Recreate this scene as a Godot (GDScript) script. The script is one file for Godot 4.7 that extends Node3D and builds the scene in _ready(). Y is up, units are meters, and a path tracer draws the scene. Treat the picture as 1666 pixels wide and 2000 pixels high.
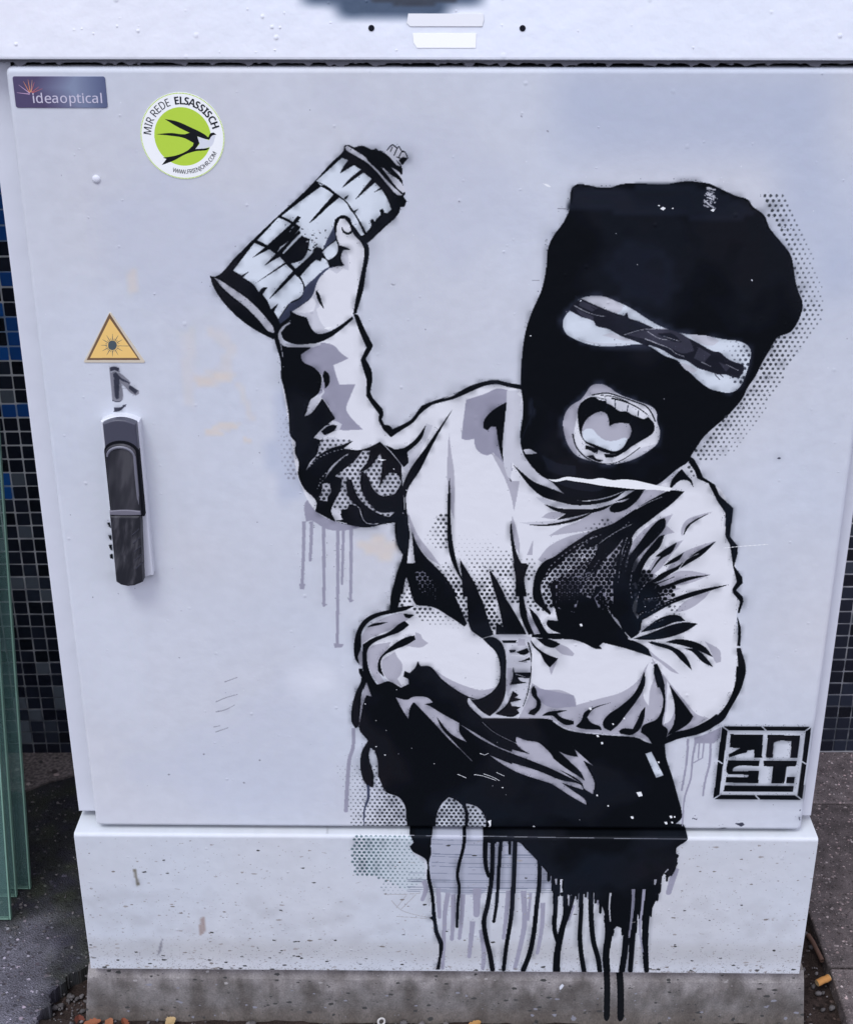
extends Node3D
# A street cabinet with a stencilled figure sprayed over its door, standing in front of a mosaic wall.
# Metres, y up, ground at y = 0. The door's lower edge is DB above the ground; the door's front face is the plane z = 0.

const DB := 0.325
const LIGHT := Vector3(0.98, 1.0, 1.19)     # what the sky makes of a white surface in the photograph: a colour seen / LIGHT = the paint's own colour
var rng := RandomNumberGenerator.new()
var mats := {}

# ------------------------------------------------------------------ colours and materials
func own(r: int, g: int, b: int) -> Color:          # the paint's own colour (linear) from a colour seen on it in plain skylight
	var c := Color8(r, g, b).srgb_to_linear()
	return Color(minf(c.r / LIGHT.x, 0.92), minf(c.g / LIGHT.y, 0.92), minf(c.b / LIGHT.z, 0.92))

func mat(c: Color, rough := 0.6, spec := 0.4) -> StandardMaterial3D:
	var m := StandardMaterial3D.new()
	m.albedo_color = c.linear_to_srgb()
	m.roughness = rough
	m.metallic_specular = spec
	return m

func tex_mat(img: Image, rough := 0.6, spec := 0.4) -> StandardMaterial3D:
	var m := StandardMaterial3D.new()
	img.convert(Image.FORMAT_RGB8)
	m.albedo_texture = ImageTexture.create_from_image(img)
	m.roughness = rough
	m.metallic_specular = spec
	return m

func noise(freq: float, sd: int, oct := 3) -> FastNoiseLite:
	var n := FastNoiseLite.new()
	n.seed = sd
	n.noise_type = FastNoiseLite.TYPE_SIMPLEX_SMOOTH
	n.frequency = freq
	n.fractal_octaves = oct
	return n

func relief(w: int, h: int, sd: int, freq: float, bump: float, bumps: int, rmin: float, rmax: float) -> ImageTexture:
	# a normal map: fine ripple of sprayed paint plus grains and blisters
	var im := Image.create(w, h, false, Image.FORMAT_RGB8)
	var n := noise(freq, sd, 4)
	for y in h:
		for x in w:
			var v := 0.5 + 0.10 * n.get_noise_2d(x, y)
			im.set_pixel(x, y, Color(v, v, v))
	var r := RandomNumberGenerator.new()
	r.seed = sd
	for i in bumps:
		var cx := r.randf() * w
		var cy := r.randf() * h
		var rad := rmin + (rmax - rmin) * pow(r.randf(), 4.0)
		var up := 0.22 * (0.5 + r.randf())
		for y in range(int(cy - rad), int(cy + rad) + 1):
			for x in range(int(cx - rad), int(cx + rad) + 1):
				if x < 0 or y < 0 or x >= w or y >= h: continue
				var d := Vector2(x - cx, y - cy).length() / rad
				if d < 1.0:
					var v := im.get_pixel(x, y).r + up * (1.0 - d * d)
					im.set_pixel(x, y, Color(v, v, v))
	im.bump_map_to_normal_map(bump)
	return ImageTexture.create_from_image(im)

# ------------------------------------------------------------------ spray paint and print: flat colour laid on a picture in tenths of a millimetre
class Paint:
	var img: Image
	var k: float
	var ink := {}
	var tint: Callable
	func _init(i: Image, scale: float) -> void:
		img = i
		img.convert(Image.FORMAT_RGBA8)
		k = scale
	func smooth(a: Array, closed: bool) -> PackedVector2Array:
		var n := a.size() / 2
		var pts := PackedVector2Array()
		for i in n: pts.append(Vector2(a[2 * i], a[2 * i + 1]) * k)
		var tan := PackedVector2Array()
		var corner := PackedByteArray()
		tan.resize(n)
		corner.resize(n)
		for i in n:
			if not closed and (i == 0 or i == n - 1): continue
			var u := (pts[i] - pts[(i + n - 1) % n]).normalized()
			var v := (pts[(i + 1) % n] - pts[i]).normalized()
			if u.dot(v) < 0.62: corner[i] = 1
			else: tan[i] = (u + v) * 0.5
		var out := PackedVector2Array()
		for i in (n if closed else n - 1):
			var j := (i + 1) % n
			var d := pts[j] - pts[i]
			var ln := d.length()
			var steps := clampi(int(ln / 5.0), 1, 7)
			var ti := d if corner[i] else tan[i] * ln
			var tj := d if corner[j] else tan[j] * ln
			for s in steps:
				var t := float(s) / steps
				var t2 := t * t
				var t3 := t2 * t
				out.append(pts[i] * (2 * t3 - 3 * t2 + 1) + ti * (t3 - 2 * t2 + t) + pts[j] * (3 * t2 - 2 * t3) + tj * (t3 - t2))
		if not closed: out.append(pts[n - 1])
		return out
	static func spans(im: Image, q: PackedVector2Array, c: Color) -> void:   # even-odd scanline fill
		var keys := PackedInt64Array()
		var n := q.size()
		var hh := im.get_height()
		for i in n:
			var a := q[i]
			var b := q[(i + 1) % n]
			if a.y == b.y: continue
			if a.y > b.y:
				var s := a
				a = b
				b = s
			var y0 := maxi(0, ceili(a.y - 0.5))
			var y1 := mini(hh - 1, ceili(b.y - 0.5) - 1)
			var sl := (b.x - a.x) / (b.y - a.y)
			for y in range(y0, y1 + 1):
				keys.append((y << 24) + clampi(int((a.x + (y + 0.5 - a.y) * sl + 1000.0) * 64.0), 0, 16777215))
		keys.sort()
		for i in range(0, keys.size() - 1, 2):
			var y := keys[i] >> 24
			var x0 := ceili((keys[i] & 16777215) / 64.0 - 1000.5)
			var x1 := ceili((keys[i + 1] & 16777215) / 64.0 - 1000.5)
			if x1 > x0: im.fill_rect(Rect2i(x0, y, x1 - x0, 1), c)
	func fill(c: String, a: Array) -> void:
		spans(img, smooth(a, true), ink[c])
	func cut(c: String, a: Array) -> void:          # straight cuts of the stencil knife
		var q := PackedVector2Array()
		for i in a.size() / 2: q.append(Vector2(a[2 * i], a[2 * i + 1]) * k)
		spans(img, q, ink[c])
	func stroke(c: String, w0: float, w1: float, a: Array) -> void:
		var q := smooth(a, false)
		var n := q.size()
		var l := PackedVector2Array()
		var r := PackedVector2Array()
		for i in n:
			var d := (q[mini(i + 1, n - 1)] - q[maxi(i - 1, 0)]).normalized()
			var o := Vector2(-d.y, d.x) * maxf(lerpf(w0, w1, float(i) / maxi(1, n - 1)) * k * 0.5, 0.7)
			l.append(q[i] + o)
			r.append(q[i] - o)
		r.reverse()
		l.append_array(r)
		spans(img, l, ink[c])
		if w1 > 14.0:                                   # a run of paint ends in a round drop
			spans(img, ring(q[n - 1], w1 * k * 0.5), ink[c])
	static func ring(at: Vector2, rad: float) -> PackedVector2Array:
		var o := PackedVector2Array()
		for i in 10: o.append(at + Vector2.from_angle(TAU * i / 10.0) * rad)
		return o
	func dots(c: String, d0: float, d1: float, ab: Array, a: Array) -> void:  # halftone screen, dots shrink and fade from one point to another
		var area := PackedVector2Array()
		for i in a.size() / 2: area.append(Vector2(a[2 * i], a[2 * i + 1]))
		var lo := area[0]
		var hi := area[0]
		for v in area:
			lo = lo.min(v)
			hi = hi.max(v)
		var p0 := Vector2(ab[0], ab[1])
		var p1 := Vector2(ab[2], ab[3])
		var row := 52.0
		var pitch := 62.0
		var col: Color = ink[c]
		for r in range(int(lo.y / row), int(hi.y / row) + 1):
			for s in range(int(lo.x / pitch) - 2, int(hi.x / pitch) + 2):
				var at := Vector2((s + 0.5 * (r % 2)) * pitch, r * row)
				if not Geometry2D.is_point_in_polygon(at, area): continue
				var t := clampf((at - p0).dot(p1 - p0) / (p1 - p0).length_squared(), 0.0, 1.0)
				var rad := pitch * 0.5 * lerpf(d0, d1, t) * k
				if rad < 0.9: continue
				var cc := col
				if rad < 5.0:
					var px := Vector2i((at * k).clamp(Vector2.ZERO, Vector2(img.get_width() - 1, img.get_height() - 1)))
					cc = img.get_pixelv(px).lerp(col, clampf(rad / 5.0, 0.25, 1.0))
				spans(img, ring(at * k, rad), cc)
	func mist(c: String, alpha: float, blur: float, a: Array) -> void:      # overspray with soft edges; blur in millimetres
		var q := PackedVector2Array()
		for i in a.size() / 2: q.append(Vector2(a[2 * i], a[2 * i + 1]) * k)
		soft(q, ink[c], alpha, blur * 10.0 * k)
	func soft(q: PackedVector2Array, c: Color, alpha: float, blur: float) -> void:
		var lo := q[0]
		var hi := q[0]
		for v in q:
			lo = lo.min(v)
			hi = hi.max(v)
		lo -= Vector2.ONE * blur * 1.5
		hi += Vector2.ONE * blur * 1.5
		var f := maxf(blur / 3.0, 1.0)
		var w := maxi(4, int((hi.x - lo.x) / f))
		var h := maxi(4, int((hi.y - lo.y) / f))
		var s := Image.create(w * 2, h * 2, false, Image.FORMAT_RGBA8)
		s.fill(Color(c.r, c.g, c.b, 0.0))
		var z := PackedVector2Array()
		for v in q: z.append((v - lo) / (hi - lo) * Vector2(w * 2, h * 2))
		spans(s, z, Color(c.r, c.g, c.b, alpha))
		s.resize(maxi(3, w / 2), maxi(3, h / 2), Image.INTERPOLATE_TRILINEAR)
		s.resize(maxi(4, int(hi.x - lo.x)), maxi(4, int(hi.y - lo.y)), Image.INTERPOLATE_CUBIC)
		img.blend_rect(s, Rect2i(0, 0, s.get_width(), s.get_height()), Vector2i(lo))
	func soften() -> void:                                                      # paint edges are never as sharp as a pixel
		var w := img.get_width()
		var h := img.get_height()
		img.resize(int(w * 0.55), int(h * 0.55), Image.INTERPOLATE_TRILINEAR)
		img.resize(w, h, Image.INTERPOLATE_CUBIC)
	func sheen(sd: int) -> void:                                                # black in uneven passes, with patchy sheen painted into its colour
		var w := img.get_width()
		var h := img.get_height()
		var s: Image = img.duplicate()
		s.resize(w / 6, h / 6, Image.INTERPOLATE_TRILINEAR)
		var o := Image.create(s.get_width(), s.get_height(), false, Image.FORMAT_RGBA8)
		var n := FastNoiseLite.new()
		n.seed = sd
		n.frequency = 0.014
		n.fractal_octaves = 4
		for y in s.get_height():
			for x in s.get_width():
				if s.get_pixel(x, y).get_luminance() > 0.24: continue
				var a := n.get_noise_2d(x, y)
				var b := n.get_noise_2d(x * 0.7 + 500, y * 0.7)
				o.set_pixel(x, y, Color(0.22 + 0.10 * b, 0.22, 0.26 - 0.06 * b, clampf(0.04 + a * 1.0, 0.0, 0.30)))
		o.resize(w, h, Image.INTERPOLATE_CUBIC)
		img.blend_rect(o, Rect2i(0, 0, w, h), Vector2i.ZERO)
	func spatter(n: int, sd: int) -> void:                                      # single droplets that landed beside the stencil's edge
		var s: Image = img.duplicate()
		s.resize(img.get_width() / 14, img.get_height() / 14, Image.INTERPOLATE_TRILINEAR)
		var r := RandomNumberGenerator.new()
		r.seed = sd
		for i in n:
			var x := r.randi() % (img.get_width() - 3)
			var y := r.randi() % (img.get_height() - 3)
			var v := s.get_pixel(mini(x / 14, s.get_width() - 1), mini(y / 14, s.get_height() - 1)).get_luminance()
			var c := img.get_pixel(x, y)
			if v < c.get_luminance() - 0.07 and c.get_luminance() > 0.4 and r.randf() < (c.get_luminance() - v) * 1.5:
				img.fill_rect(Rect2i(x, y, 1 + r.randi() % 2, 1 + r.randi() % 2), c.lerp(Color(0.12, 0.13, 0.17), 0.25 + 0.5 * r.randf()))
			elif c.get_luminance() < 0.3 and v > 0.22 and r.randf() < 0.25:
				img.fill_rect(Rect2i(x, y, 1 + r.randi() % 2, 1), c.lerp(Color(0.6, 0.62, 0.7), 0.15 + 0.3 * r.randf()))
	func halo(amount: float, coarse: int) -> void:                              # dark mist that drifts past the stencil's edge
		var w := img.get_width()
		var h := img.get_height()
		var s: Image = img.duplicate()
		s.resize(w / coarse, h / coarse, Image.INTERPOLATE_TRILINEAR)
		var o := Image.create(s.get_width(), s.get_height(), false, Image.FORMAT_RGBA8)
		for y in s.get_height():
			for x in s.get_width():
				var v := s.get_pixel(x, y).get_luminance()
				o.set_pixel(x, y, Color(0.05, 0.06, 0.09, clampf((0.62 - v) / 0.6, 0.0, 1.0) * amount))
		o.resize(w, h, Image.INTERPOLATE_CUBIC)
		img.blend_rect(o, Rect2i(0, 0, w, h), Vector2i.ZERO)

func palette() -> Dictionary:
	var seen := {
		"K": [11, 15, 20], "W": [212, 215, 233], "G": [147, 149, 173], "L": [192, 195, 215], "P": [168, 169, 190], "C": [203, 212, 233], "D": [192, 198, 218],
		"T": [64, 70, 96], "B": [27, 32, 46], "N": [34, 35, 48], "S": [66, 66, 84], "E": [224, 229, 244], "V": [66, 88, 98], "U": [184, 194, 212], "M": [160, 165, 189],
		"X": [116, 124, 148], "b1": [184, 190, 214], "b2": [168, 179, 208], "b3": [198, 204, 225], "st": [212, 196, 188], "wh": [206, 211, 232], "gl": [70, 76, 104],
		"pg": [128, 130, 148], "pd": [62, 64, 82], "wb": [110, 88, 72], "wy": [226, 190, 122], "wg": [72, 84, 96], "po": [214, 140, 96], "pr": [176, 96, 104], "pl": [190, 160, 200], "py": [190, 150, 130],
		"d1": [120, 116, 120], "d2": [150, 148, 156], "d3": [66, 66, 70], "yg": [168, 200, 70]}
	var out := {}
	for n in seen: out[n] = own(seen[n][0], seen[n][1], seen[n][2]).linear_to_srgb()
	return out

func paint_base(w: int, h: int, r: int, g: int, b: int, sd: int) -> Image:    # grey cabinet paint, a little uneven
	var im := Image.create(w / 4, h / 4, false, Image.FORMAT_RGB8)
	var n1 := noise(0.006, sd, 3)
	var n2 := noise(0.08, sd + 1, 2)
	var c := own(r, g, b).linear_to_srgb()
	for y in h / 4:
		for x in w / 4:
			var v := 1.0 + 0.022 * n1.get_noise_2d(x, y) + 0.014 * n2.get_noise_2d(x, y)
			var t := 0.012 * n1.get_noise_2d(x + 900, y)
			im.set_pixel(x, y, Color(c.r * (v + t), c.g * v, c.b * (v - t)))
	im.resize(w, h, Image.INTERPOLATE_CUBIC)
	return im

# ------------------------------------------------------------------ shapes
func rounded_rect(w: float, h: float, r: float, seg := 5) -> PackedVector2Array:     # counter-clockwise seen from +z
	var o := PackedVector2Array()
	for q in 4:
		var cx := (w / 2 - r) * (1 if q == 0 or q == 3 else -1)
		var cy := (h / 2 - r) * (1 if q < 2 else -1)
		for s in seg + 1: o.append(Vector2(cx, cy) + Vector2.from_angle(PI / 2 * q + PI / 2 * s / seg) * r)
	return o

func inset(q: PackedVector2Array, d: float) -> PackedVector2Array:
	var o := PackedVector2Array()
	var n := q.size()
	for i in n:
		var a := (q[i] - q[(i + n - 1) % n]).normalized()
		var b := (q[(i + 1) % n] - q[i]).normalized()
		var na := Vector2(-a.y, a.x)
		var nb := Vector2(-b.y, b.x)
		var m := (na + nb).normalized()
		o.append(q[i] + m * d / maxf(m.dot(na), 0.5))
	return o

func prism(st: SurfaceTool, q: PackedVector2Array, z0: float, z1: float, bevel := 0.0, xf := Transform3D.IDENTITY, uv := Rect2()) -> void:
	# outline q (counter-clockwise seen from +z) from z0 (back) to z1 (front), the front edge rounded
	if Geometry2D.is_polygon_clockwise(q) == false and false: q.reverse()
	var n := q.size()
	var rings: Array = [q]
	var zs: Array = [z0]
	var steps := 3 if bevel > 0.0 else 0
	if bevel > 0.0:
		for s in steps + 1:
			var a := PI / 2 * s / steps
			rings.append(inset(q, bevel * (1.0 - cos(a))))
			zs.append(z1 - bevel + bevel * sin(a))
	else:
		rings.append(q)
		zs.append(z1)
	var uvof := func(p: Vector2) -> Vector2:
		if uv.size.x == 0.0: return p
		return Vector2((p.x - uv.position.x) / uv.size.x, (uv.position.y - p.y) / uv.size.y)
	var put := func(p: Vector2, z: float, nrm: Vector3) -> void:
		st.set_normal(xf.basis * nrm)
		st.set_uv(uvof.call(p))
		st.add_vertex(xf * Vector3(p.x, p.y, z))
	for k in rings.size() - 1:
		var ra: PackedVector2Array = rings[k]
		var rb: PackedVector2Array = rings[k + 1]
		for i in n:
			var j := (i + 1) % n
			var e := (q[j] - q[i]).normalized()
			var out := Vector3(e.y, -e.x, 0.0)
			var a0 := 0.0 if bevel <= 0.0 else PI / 2 * maxf(k - 1, 0) / steps
			var a1 := 0.0 if bevel <= 0.0 else PI / 2 * k / steps
			var n0 := out * cos(a0) + Vector3(0, 0, sin(a0))
			var n1 := out * cos(a1) + Vector3(0, 0, sin(a1))
			put.call(ra[i], zs[k], n0)
			put.call(rb[j], zs[k + 1], n1)
			put.call(ra[j], zs[k], n0)
			put.call(ra[i], zs[k], n0)
			put.call(rb[i], zs[k + 1], n1)
			put.call(rb[j], zs[k + 1], n1)
	var top: PackedVector2Array = rings[rings.size() - 1]
	var tri := Geometry2D.triangulate_polygon(top)
	for t in range(0, tri.size(), 3):
		var ids := [tri[t], tri[t + 1], tri[t + 2]]
		if (top[ids[1]] - top[ids[0]]).cross(top[ids[2]] - top[ids[0]]) > 0.0: ids = [ids[0], ids[2], ids[1]]
		for i in ids: put.call(top[i], z1, Vector3(0, 0, 1))
	var tb := Geometry2D.triangulate_polygon(q)
	for t in range(0, tb.size(), 3):
		var ids := [tb[t], tb[t + 1], tb[t + 2]]
		if (q[ids[1]] - q[ids[0]]).cross(q[ids[2]] - q[ids[0]]) < 0.0: ids = [ids[0], ids[2], ids[1]]
		for i in ids: put.call(q[i], z0, Vector3(0, 0, -1))

func sweep(st: SurfaceTool, prof: PackedVector2Array, x0: float, x1: float, uv := Rect2()) -> void:
	# profile points (z, y), clockwise seen from +x, drawn out along x, ends closed
	var n := prof.size()
	for i in n:
		var j := (i + 1) % n
		var e := (prof[j] - prof[i]).normalized()
		var nrm := Vector3(0, -e.x, e.y) * -1.0
		var P := [Vector3(x0, prof[i].y, prof[i].x), Vector3(x1, prof[i].y, prof[i].x), Vector3(x1, prof[j].y, prof[j].x), Vector3(x0, prof[j].y, prof[j].x)]
		for k in [0, 1, 2, 0, 2, 3]:
			st.set_normal(nrm)
			if uv.size.x != 0.0: st.set_uv(Vector2((P[k].x - uv.position.x) / uv.size.x, (uv.position.y - P[k].y) / uv.size.y))
			else: st.set_uv(Vector2(P[k].x, P[k].y))
			st.add_vertex(P[k])
	end_caps(st, prof, x0, x1, func(v: Vector2) -> Vector2: return Vector2(0.05 + v.x * 0.08, 0.95 - v.y * 0.02))

func end_caps(st: SurfaceTool, prof: PackedVector2Array, x0: float, x1: float, uv: Callable) -> void:
	var tri := Geometry2D.triangulate_polygon(prof)
	for side in [-1.0, 1.0]:
		for k in range(0, tri.size(), 3):
			var ids := [tri[k], tri[k + 1], tri[k + 2]]
			var turn := (prof[ids[1]] - prof[ids[0]]).cross(prof[ids[2]] - prof[ids[0]])   # (z, y): positive runs clockwise seen from +x
			if turn * side < 0.0: ids = [ids[0], ids[2], ids[1]]
			for i in ids:
				st.set_normal(Vector3(side, 0, 0))
				st.set_uv(uv.call(prof[i]))
				st.add_vertex(Vector3(x0 if side < 0.0 else x1, prof[i].y, prof[i].x))

func tube(st: SurfaceTool, pts: Array, r: float, sides := 8) -> void:
	for i in pts.size() - 1:
		for s in sides:
			var quad: Array = []
			for kk in [[0, 0], [1, 0], [1, 1], [0, 1]]:
				var idx: int = i + kk[0]
				var d: Vector3 = (pts[mini(idx + 1, pts.size() - 1)] - pts[maxi(idx - 1, 0)]).normalized()
				var u := d.cross(Vector3(0.31, 0.2, 0.93)).normalized()
				var v := d.cross(u)
				var a: float = TAU * (s + kk[1]) / sides
				var nr := u * cos(a) + v * sin(a)
				quad.append([pts[idx] + nr * r, nr])
			for k in [0, 1, 2, 0, 2, 3]:
				st.set_normal(quad[k][1])
				st.set_uv(Vector2.ZERO)
				st.add_vertex(quad[k][0])

func begin() -> SurfaceTool:
	var st := SurfaceTool.new()
	st.begin(Mesh.PRIMITIVE_TRIANGLES)
	return st

func build(st: SurfaceTool, called: String, m: Material, parent: Node = self) -> MeshInstance3D:
	if m is StandardMaterial3D and m.normal_enabled: st.generate_tangents()
	var o := MeshInstance3D.new()
	o.mesh = st.commit()
	o.material_override = m
	return place(o, called, parent)

func place(o: Node3D, called: String, parent: Node = self) -> Node3D:
	var nm := called
	var i := 0
	while parent.has_node(nm):
		i += 1
		nm = "%s_%03d" % [called, i]
	o.name = nm
	parent.add_child(o, true)
	return o

func tag(o: Node, label: String, category := "", group := "", kind := "") -> Node:
	if label: o.set_meta("label", label)
	if category: o.set_meta("category", category)
	if group: o.set_meta("group", group)
	if kind: o.set_meta("kind", kind)
	return o

func thing(called: String, label: String, category: String, at := Vector3.ZERO, group := "") -> Node3D:
	var o := Node3D.new()
	place(o, called)
	o.position = at
	tag(o, label, category, group)
	return o

# ------------------------------------------------------------------ the scene
func _ready() -> void:
	rng.seed = 20
	var cam := Camera3D.new()
	cam.name = "camera"
	cam.fov = 40.05
	cam.near = 0.05
	cam.far = 200.0
	cam.rotation_order = EULER_ORDER_YXZ
	cam.position = Vector3(-0.01181, 1.14181 + DB, 1.49509)
	cam.rotation = Vector3(-0.430603, 0.010429, 0.0000865)
	add_child(cam)
	cam.current = true

	var env := Environment.new()
	env.background_mode = Environment.BG_SKY
	var sm := ProceduralSkyMaterial.new()
	sm.sky_top_color = Color(0.92, 0.92, 1.02)
	sm.sky_horizon_color = Color(0.865, 0.875, 0.99)
	sm.sky_curve = 0.12
	sm.ground_bottom_color = Color(0.28, 0.28, 0.30)
	sm.ground_horizon_color = Color(0.42, 0.43, 0.47)
	sm.sky_energy_multiplier = 1.10
	sm.sun_angle_max = 0.0
	env.sky = Sky.new()
	env.sky.sky_material = sm
	env.background_energy_multiplier = 1.0
	env.tonemap_mode = Environment.TONE_MAPPER_LINEAR
	env.tonemap_exposure = 1.41
	env.sdfgi_enabled = true
	env.ssao_enabled = true
	env.ssil_enabled = true
	var we := WorldEnvironment.new()
	we.name = "world_environment"
	we.environment = env
	add_child(we)

	var sun := DirectionalLight3D.new()
	sun.name = "daylight"
	sun.light_color = Color(0.97, 0.98, 1.0)
	sun.light_energy = 0.46
	sun.light_angular_distance = 22.0
	sun.shadow_enabled = true
	sun.rotation_degrees = Vector3(-58, -28, 0)
	add_child(sun)

	ground()
	wall()
	base_and_cabinet()
	glass()
	debris()

func ground() -> void:
	var soil := mat(own(74, 66, 66), 0.95, 0.2)
	soil.uv1_triplanar = true
	soil.uv1_world_triplanar = true
	soil.uv1_scale = Vector3.ONE * 3.0
	soil.albedo_texture = ImageTexture.create_from_image(aggregate(512, 5, [0.52, 0.48, 0.465], 900, 2.0, 7.0, [0.75, 0.7, 0.68]))
	soil.albedo_color = Color(0.40, 0.375, 0.36)
	var st := begin()
	# one sheet out to the horizon, slightly below the paving
	grid(st, Rect2(-0.9, -0.7, 1.8, 0.82), 0.012, func(x: float, z: float) -> float: return lerpf(-0.022, -0.005, smoothstep(-0.015, 0.006, z)) + 0.006 * nz.get_noise_2d(x * 300, z * 300) + 0.004 * nz.get_noise_2d(x * 1400, z * 1400))
	for r in [Rect2(-60, -60, 120, 59.3), Rect2(-60, 0.12, 120, 59.88), Rect2(-60, -0.7, 59.1, 0.82), Rect2(0.9, -0.7, 59.1, 0.82)]:
		grid(st, r, 200.0, func(_x: float, _z: float) -> float: return -0.02)
	tag(build(st, "ground", soil), "bare brown soil and grit around the foot of the cabinet", "", "", "structure")

	# asphalt: in front and to the left, its edge broken away beside the concrete foot
	var am := StandardMaterial3D.new()
	var ai := aggregate(1400, 9, [0.40, 0.395, 0.41], 16000, 1.2, 5.0, [0.62, 0.60, 0.62])
	var bi: Image = ai.duplicate()
	# damp, mossy dark beside the cabinet and along the wall
	var fw := noise(0.006, 91, 4)
	for y in 1400:
		for x in 1400:
			var wx := x / 1400.0 - 1.0
			var wz := y / 1400.0 - 1.0 + 0.35
			var d := smoothstep(-0.12, -0.24, wz + 0.07 * fw.get_noise_2d(x, y)) * smoothstep(-0.95, -0.80, wx)
			d = maxf(d, 0.8 * smoothstep(-0.60, -0.56, wx + 0.03 * fw.get_noise_2d(x, y + 700)) * smoothstep(0.02, -0.05, wz))
			var c := ai.get_pixel(x, y)
			var moss := clampf(0.5 + fw.get_noise_2d(x * 2.0, y * 2.0 + 3000.0), 0.0, 1.0)
			ai.set_pixel(x, y, c.lerp(Color(c.r * lerpf(0.46, 0.52, moss), c.g * lerpf(0.46, 0.56, moss), c.b * lerpf(0.50, 0.44, moss)), d))
	am.albedo_texture = ImageTexture.create_from_image(ai)
	am.albedo_color = Color(0.84, 0.84, 0.87)
	am.roughness = 0.75
	am.metallic_specular = 0.3
	am.normal_enabled = true
	bi.bump_map_to_normal_map(9.0)
	am.normal_texture = ImageTexture.create_from_image(bi)
	var sa := begin()
	var edge := PackedVector2Array()
	for p in [[-0.485, -0.66], [-0.49, -0.30], [-0.50, -0.17], [-0.505, -0.11], [-0.548, -0.075], [-0.565, -0.045], [-0.562, -0.02], [-0.572, 0.01], [-0.57, 0.045], [-0.53, 0.075], [-0.3, 0.07], [0.0, 0.075], [0.3, 0.07], [0.556, 0.075]]:
		edge.append(Vector2(p[0], p[1]))
	var rough := PackedVector2Array()
	for i in edge.size() - 1:
		for s in 8:
			var p := edge[i].lerp(edge[i + 1], s / 8.0)
			rough.append(p + Vector2(nz.get_noise_2d(p.x * 2500, p.y * 2500), nz.get_noise_2d(p.y * 2500 + 99, p.x * 2500)) * 0.008)
	rough.append(Vector2(0.556, 0.075))
	for p in [[0.556, 30.0], [-30.0, 30.0], [-30.0, -0.66]]: rough.append(Vector2(p[0], p[1]))
	var flat := PackedVector2Array()
	for p in rough: flat.append(Vector2(p.x, -p.y))
	prism(sa, flat, -0.03, 0.0, 0.0, Transform3D(Basis(Vector3.RIGHT, -PI / 2), Vector3.ZERO), Rect2(-1.0, 0.65, 1.0, 1.0))
	tag(build(sa, "asphalt", am), "dark wet asphalt with pale grit beside the cabinet", "", "", "structure")
	# pale skim of mortar left along the foot of the wall
	var sk := begin()
	var q := PackedVector2Array()
	for p in [[-1.6, 0.645], [-0.47, 0.645], [-0.47, 0.60], [-0.62, 0.585], [-0.70, 0.545], [-0.735, 0.515], [-0.78, 0.53], [-1.6, 0.54]]: q.append(Vector2(p[0], p[1]))
	q.reverse()
	prism(sk, q, 0.0, 0.004, 0.001, Transform3D(Basis(Vector3.RIGHT, -PI / 2), Vector3.ZERO))
	var skm: StandardMaterial3D = am.duplicate()
	skm.albedo_color = Color(1.5, 1.42, 1.38)
	skm.uv1_triplanar = true
	skm.uv1_world_triplanar = true
	skm.albedo_texture = ImageTexture.create_from_image(aggregate(512, 44, [0.46, 0.44, 0.43], 1500, 1.0, 3.0, [0.62, 0.6, 0.58]))
	skm.albedo_color = Color(0.74, 0.72, 0.715)
	skm.normal_enabled = false
	tag(build(sk, "mortar_strip", skm), "grey mortar skim on the asphalt along the wall", "", "", "structure")

	# paving slabs to the right
	var pave := Node3D.new()
	place(pave, "pavement")
	tag(pave, "dark exposed aggregate paving slabs right of the cabinet", "", "", "structure")
	var pi := aggregate(1024, 21, [0.42, 0.395, 0.385], 9000, 1.3, 6.0, [0.66, 0.62, 0.60])
	var pn: Image = pi.duplicate()
	pn.bump_map_to_normal_map(6.0)
	var ptex := ImageTexture.create_from_image(pi)
	var ntex := ImageTexture.create_from_image(pn)
	var tones := [1.0, 0.9, 1.08]
	var pm: Array = []
	for t in tones:
		var m := StandardMaterial3D.new()
		m.albedo_texture = ptex
		m.normal_enabled = true
		m.normal_texture = ntex
		m.albedo_color = Color(0.88 * t, 0.865 * t, 0.87 * t)
		m.roughness = 0.8
		m.metallic_specular = 0.3
		m.uv1_triplanar = true
		m.uv1_world_triplanar = true
		m.uv1_scale = Vector3.ONE * 2.2
		pm.append(m)
	var sl := begin()
	prism(sl, rounded_rect(0.394, 0.394, 0.004, 2), -0.04, 0.0, 0.004)
	var slab := sl.commit()
	for r in range(-1, 4):
		for c in 4:
			var o := MeshInstance3D.new()
			o.mesh = slab
			o.material_override = pm[(r * 2 + c + 4) % 3]
			o.rotation.x = -PI / 2
			o.position = Vector3(0.7575 + c * 0.4, 0.002 * ((r + c) % 2), -0.304 + r * 0.4)
			place(o, "paving_slab", pave)

var nz := noise(0.02, 77, 3)

func grid(st: SurfaceTool, r: Rect2, step: float, hgt: Callable) -> void:
	var nx := maxi(1, int(ceil(r.size.x / step)))
	var nzz := maxi(1, int(ceil(r.size.y / step)))
	for j in nzz:
		for i in nx:
			var x0 := r.position.x + r.size.x * i / nx
			var x1 := r.position.x + r.size.x * (i + 1) / nx
			var z0 := r.position.y + r.size.y * j / nzz
			var z1 := r.position.y + r.size.y * (j + 1) / nzz
			var P := [Vector3(x0, hgt.call(x0, z0), z0), Vector3(x1, hgt.call(x1, z0), z0), Vector3(x1, hgt.call(x1, z1), z1), Vector3(x0, hgt.call(x0, z1), z1)]
			var nrm: Vector3 = (P[3] - P[0]).cross(P[1] - P[0]).normalized()
			for k in [0, 1, 2, 0, 2, 3]:
				st.set_normal(nrm)
				st.set_uv(Vector2(P[k].x, P[k].z))
				st.add_vertex(P[k])

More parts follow.
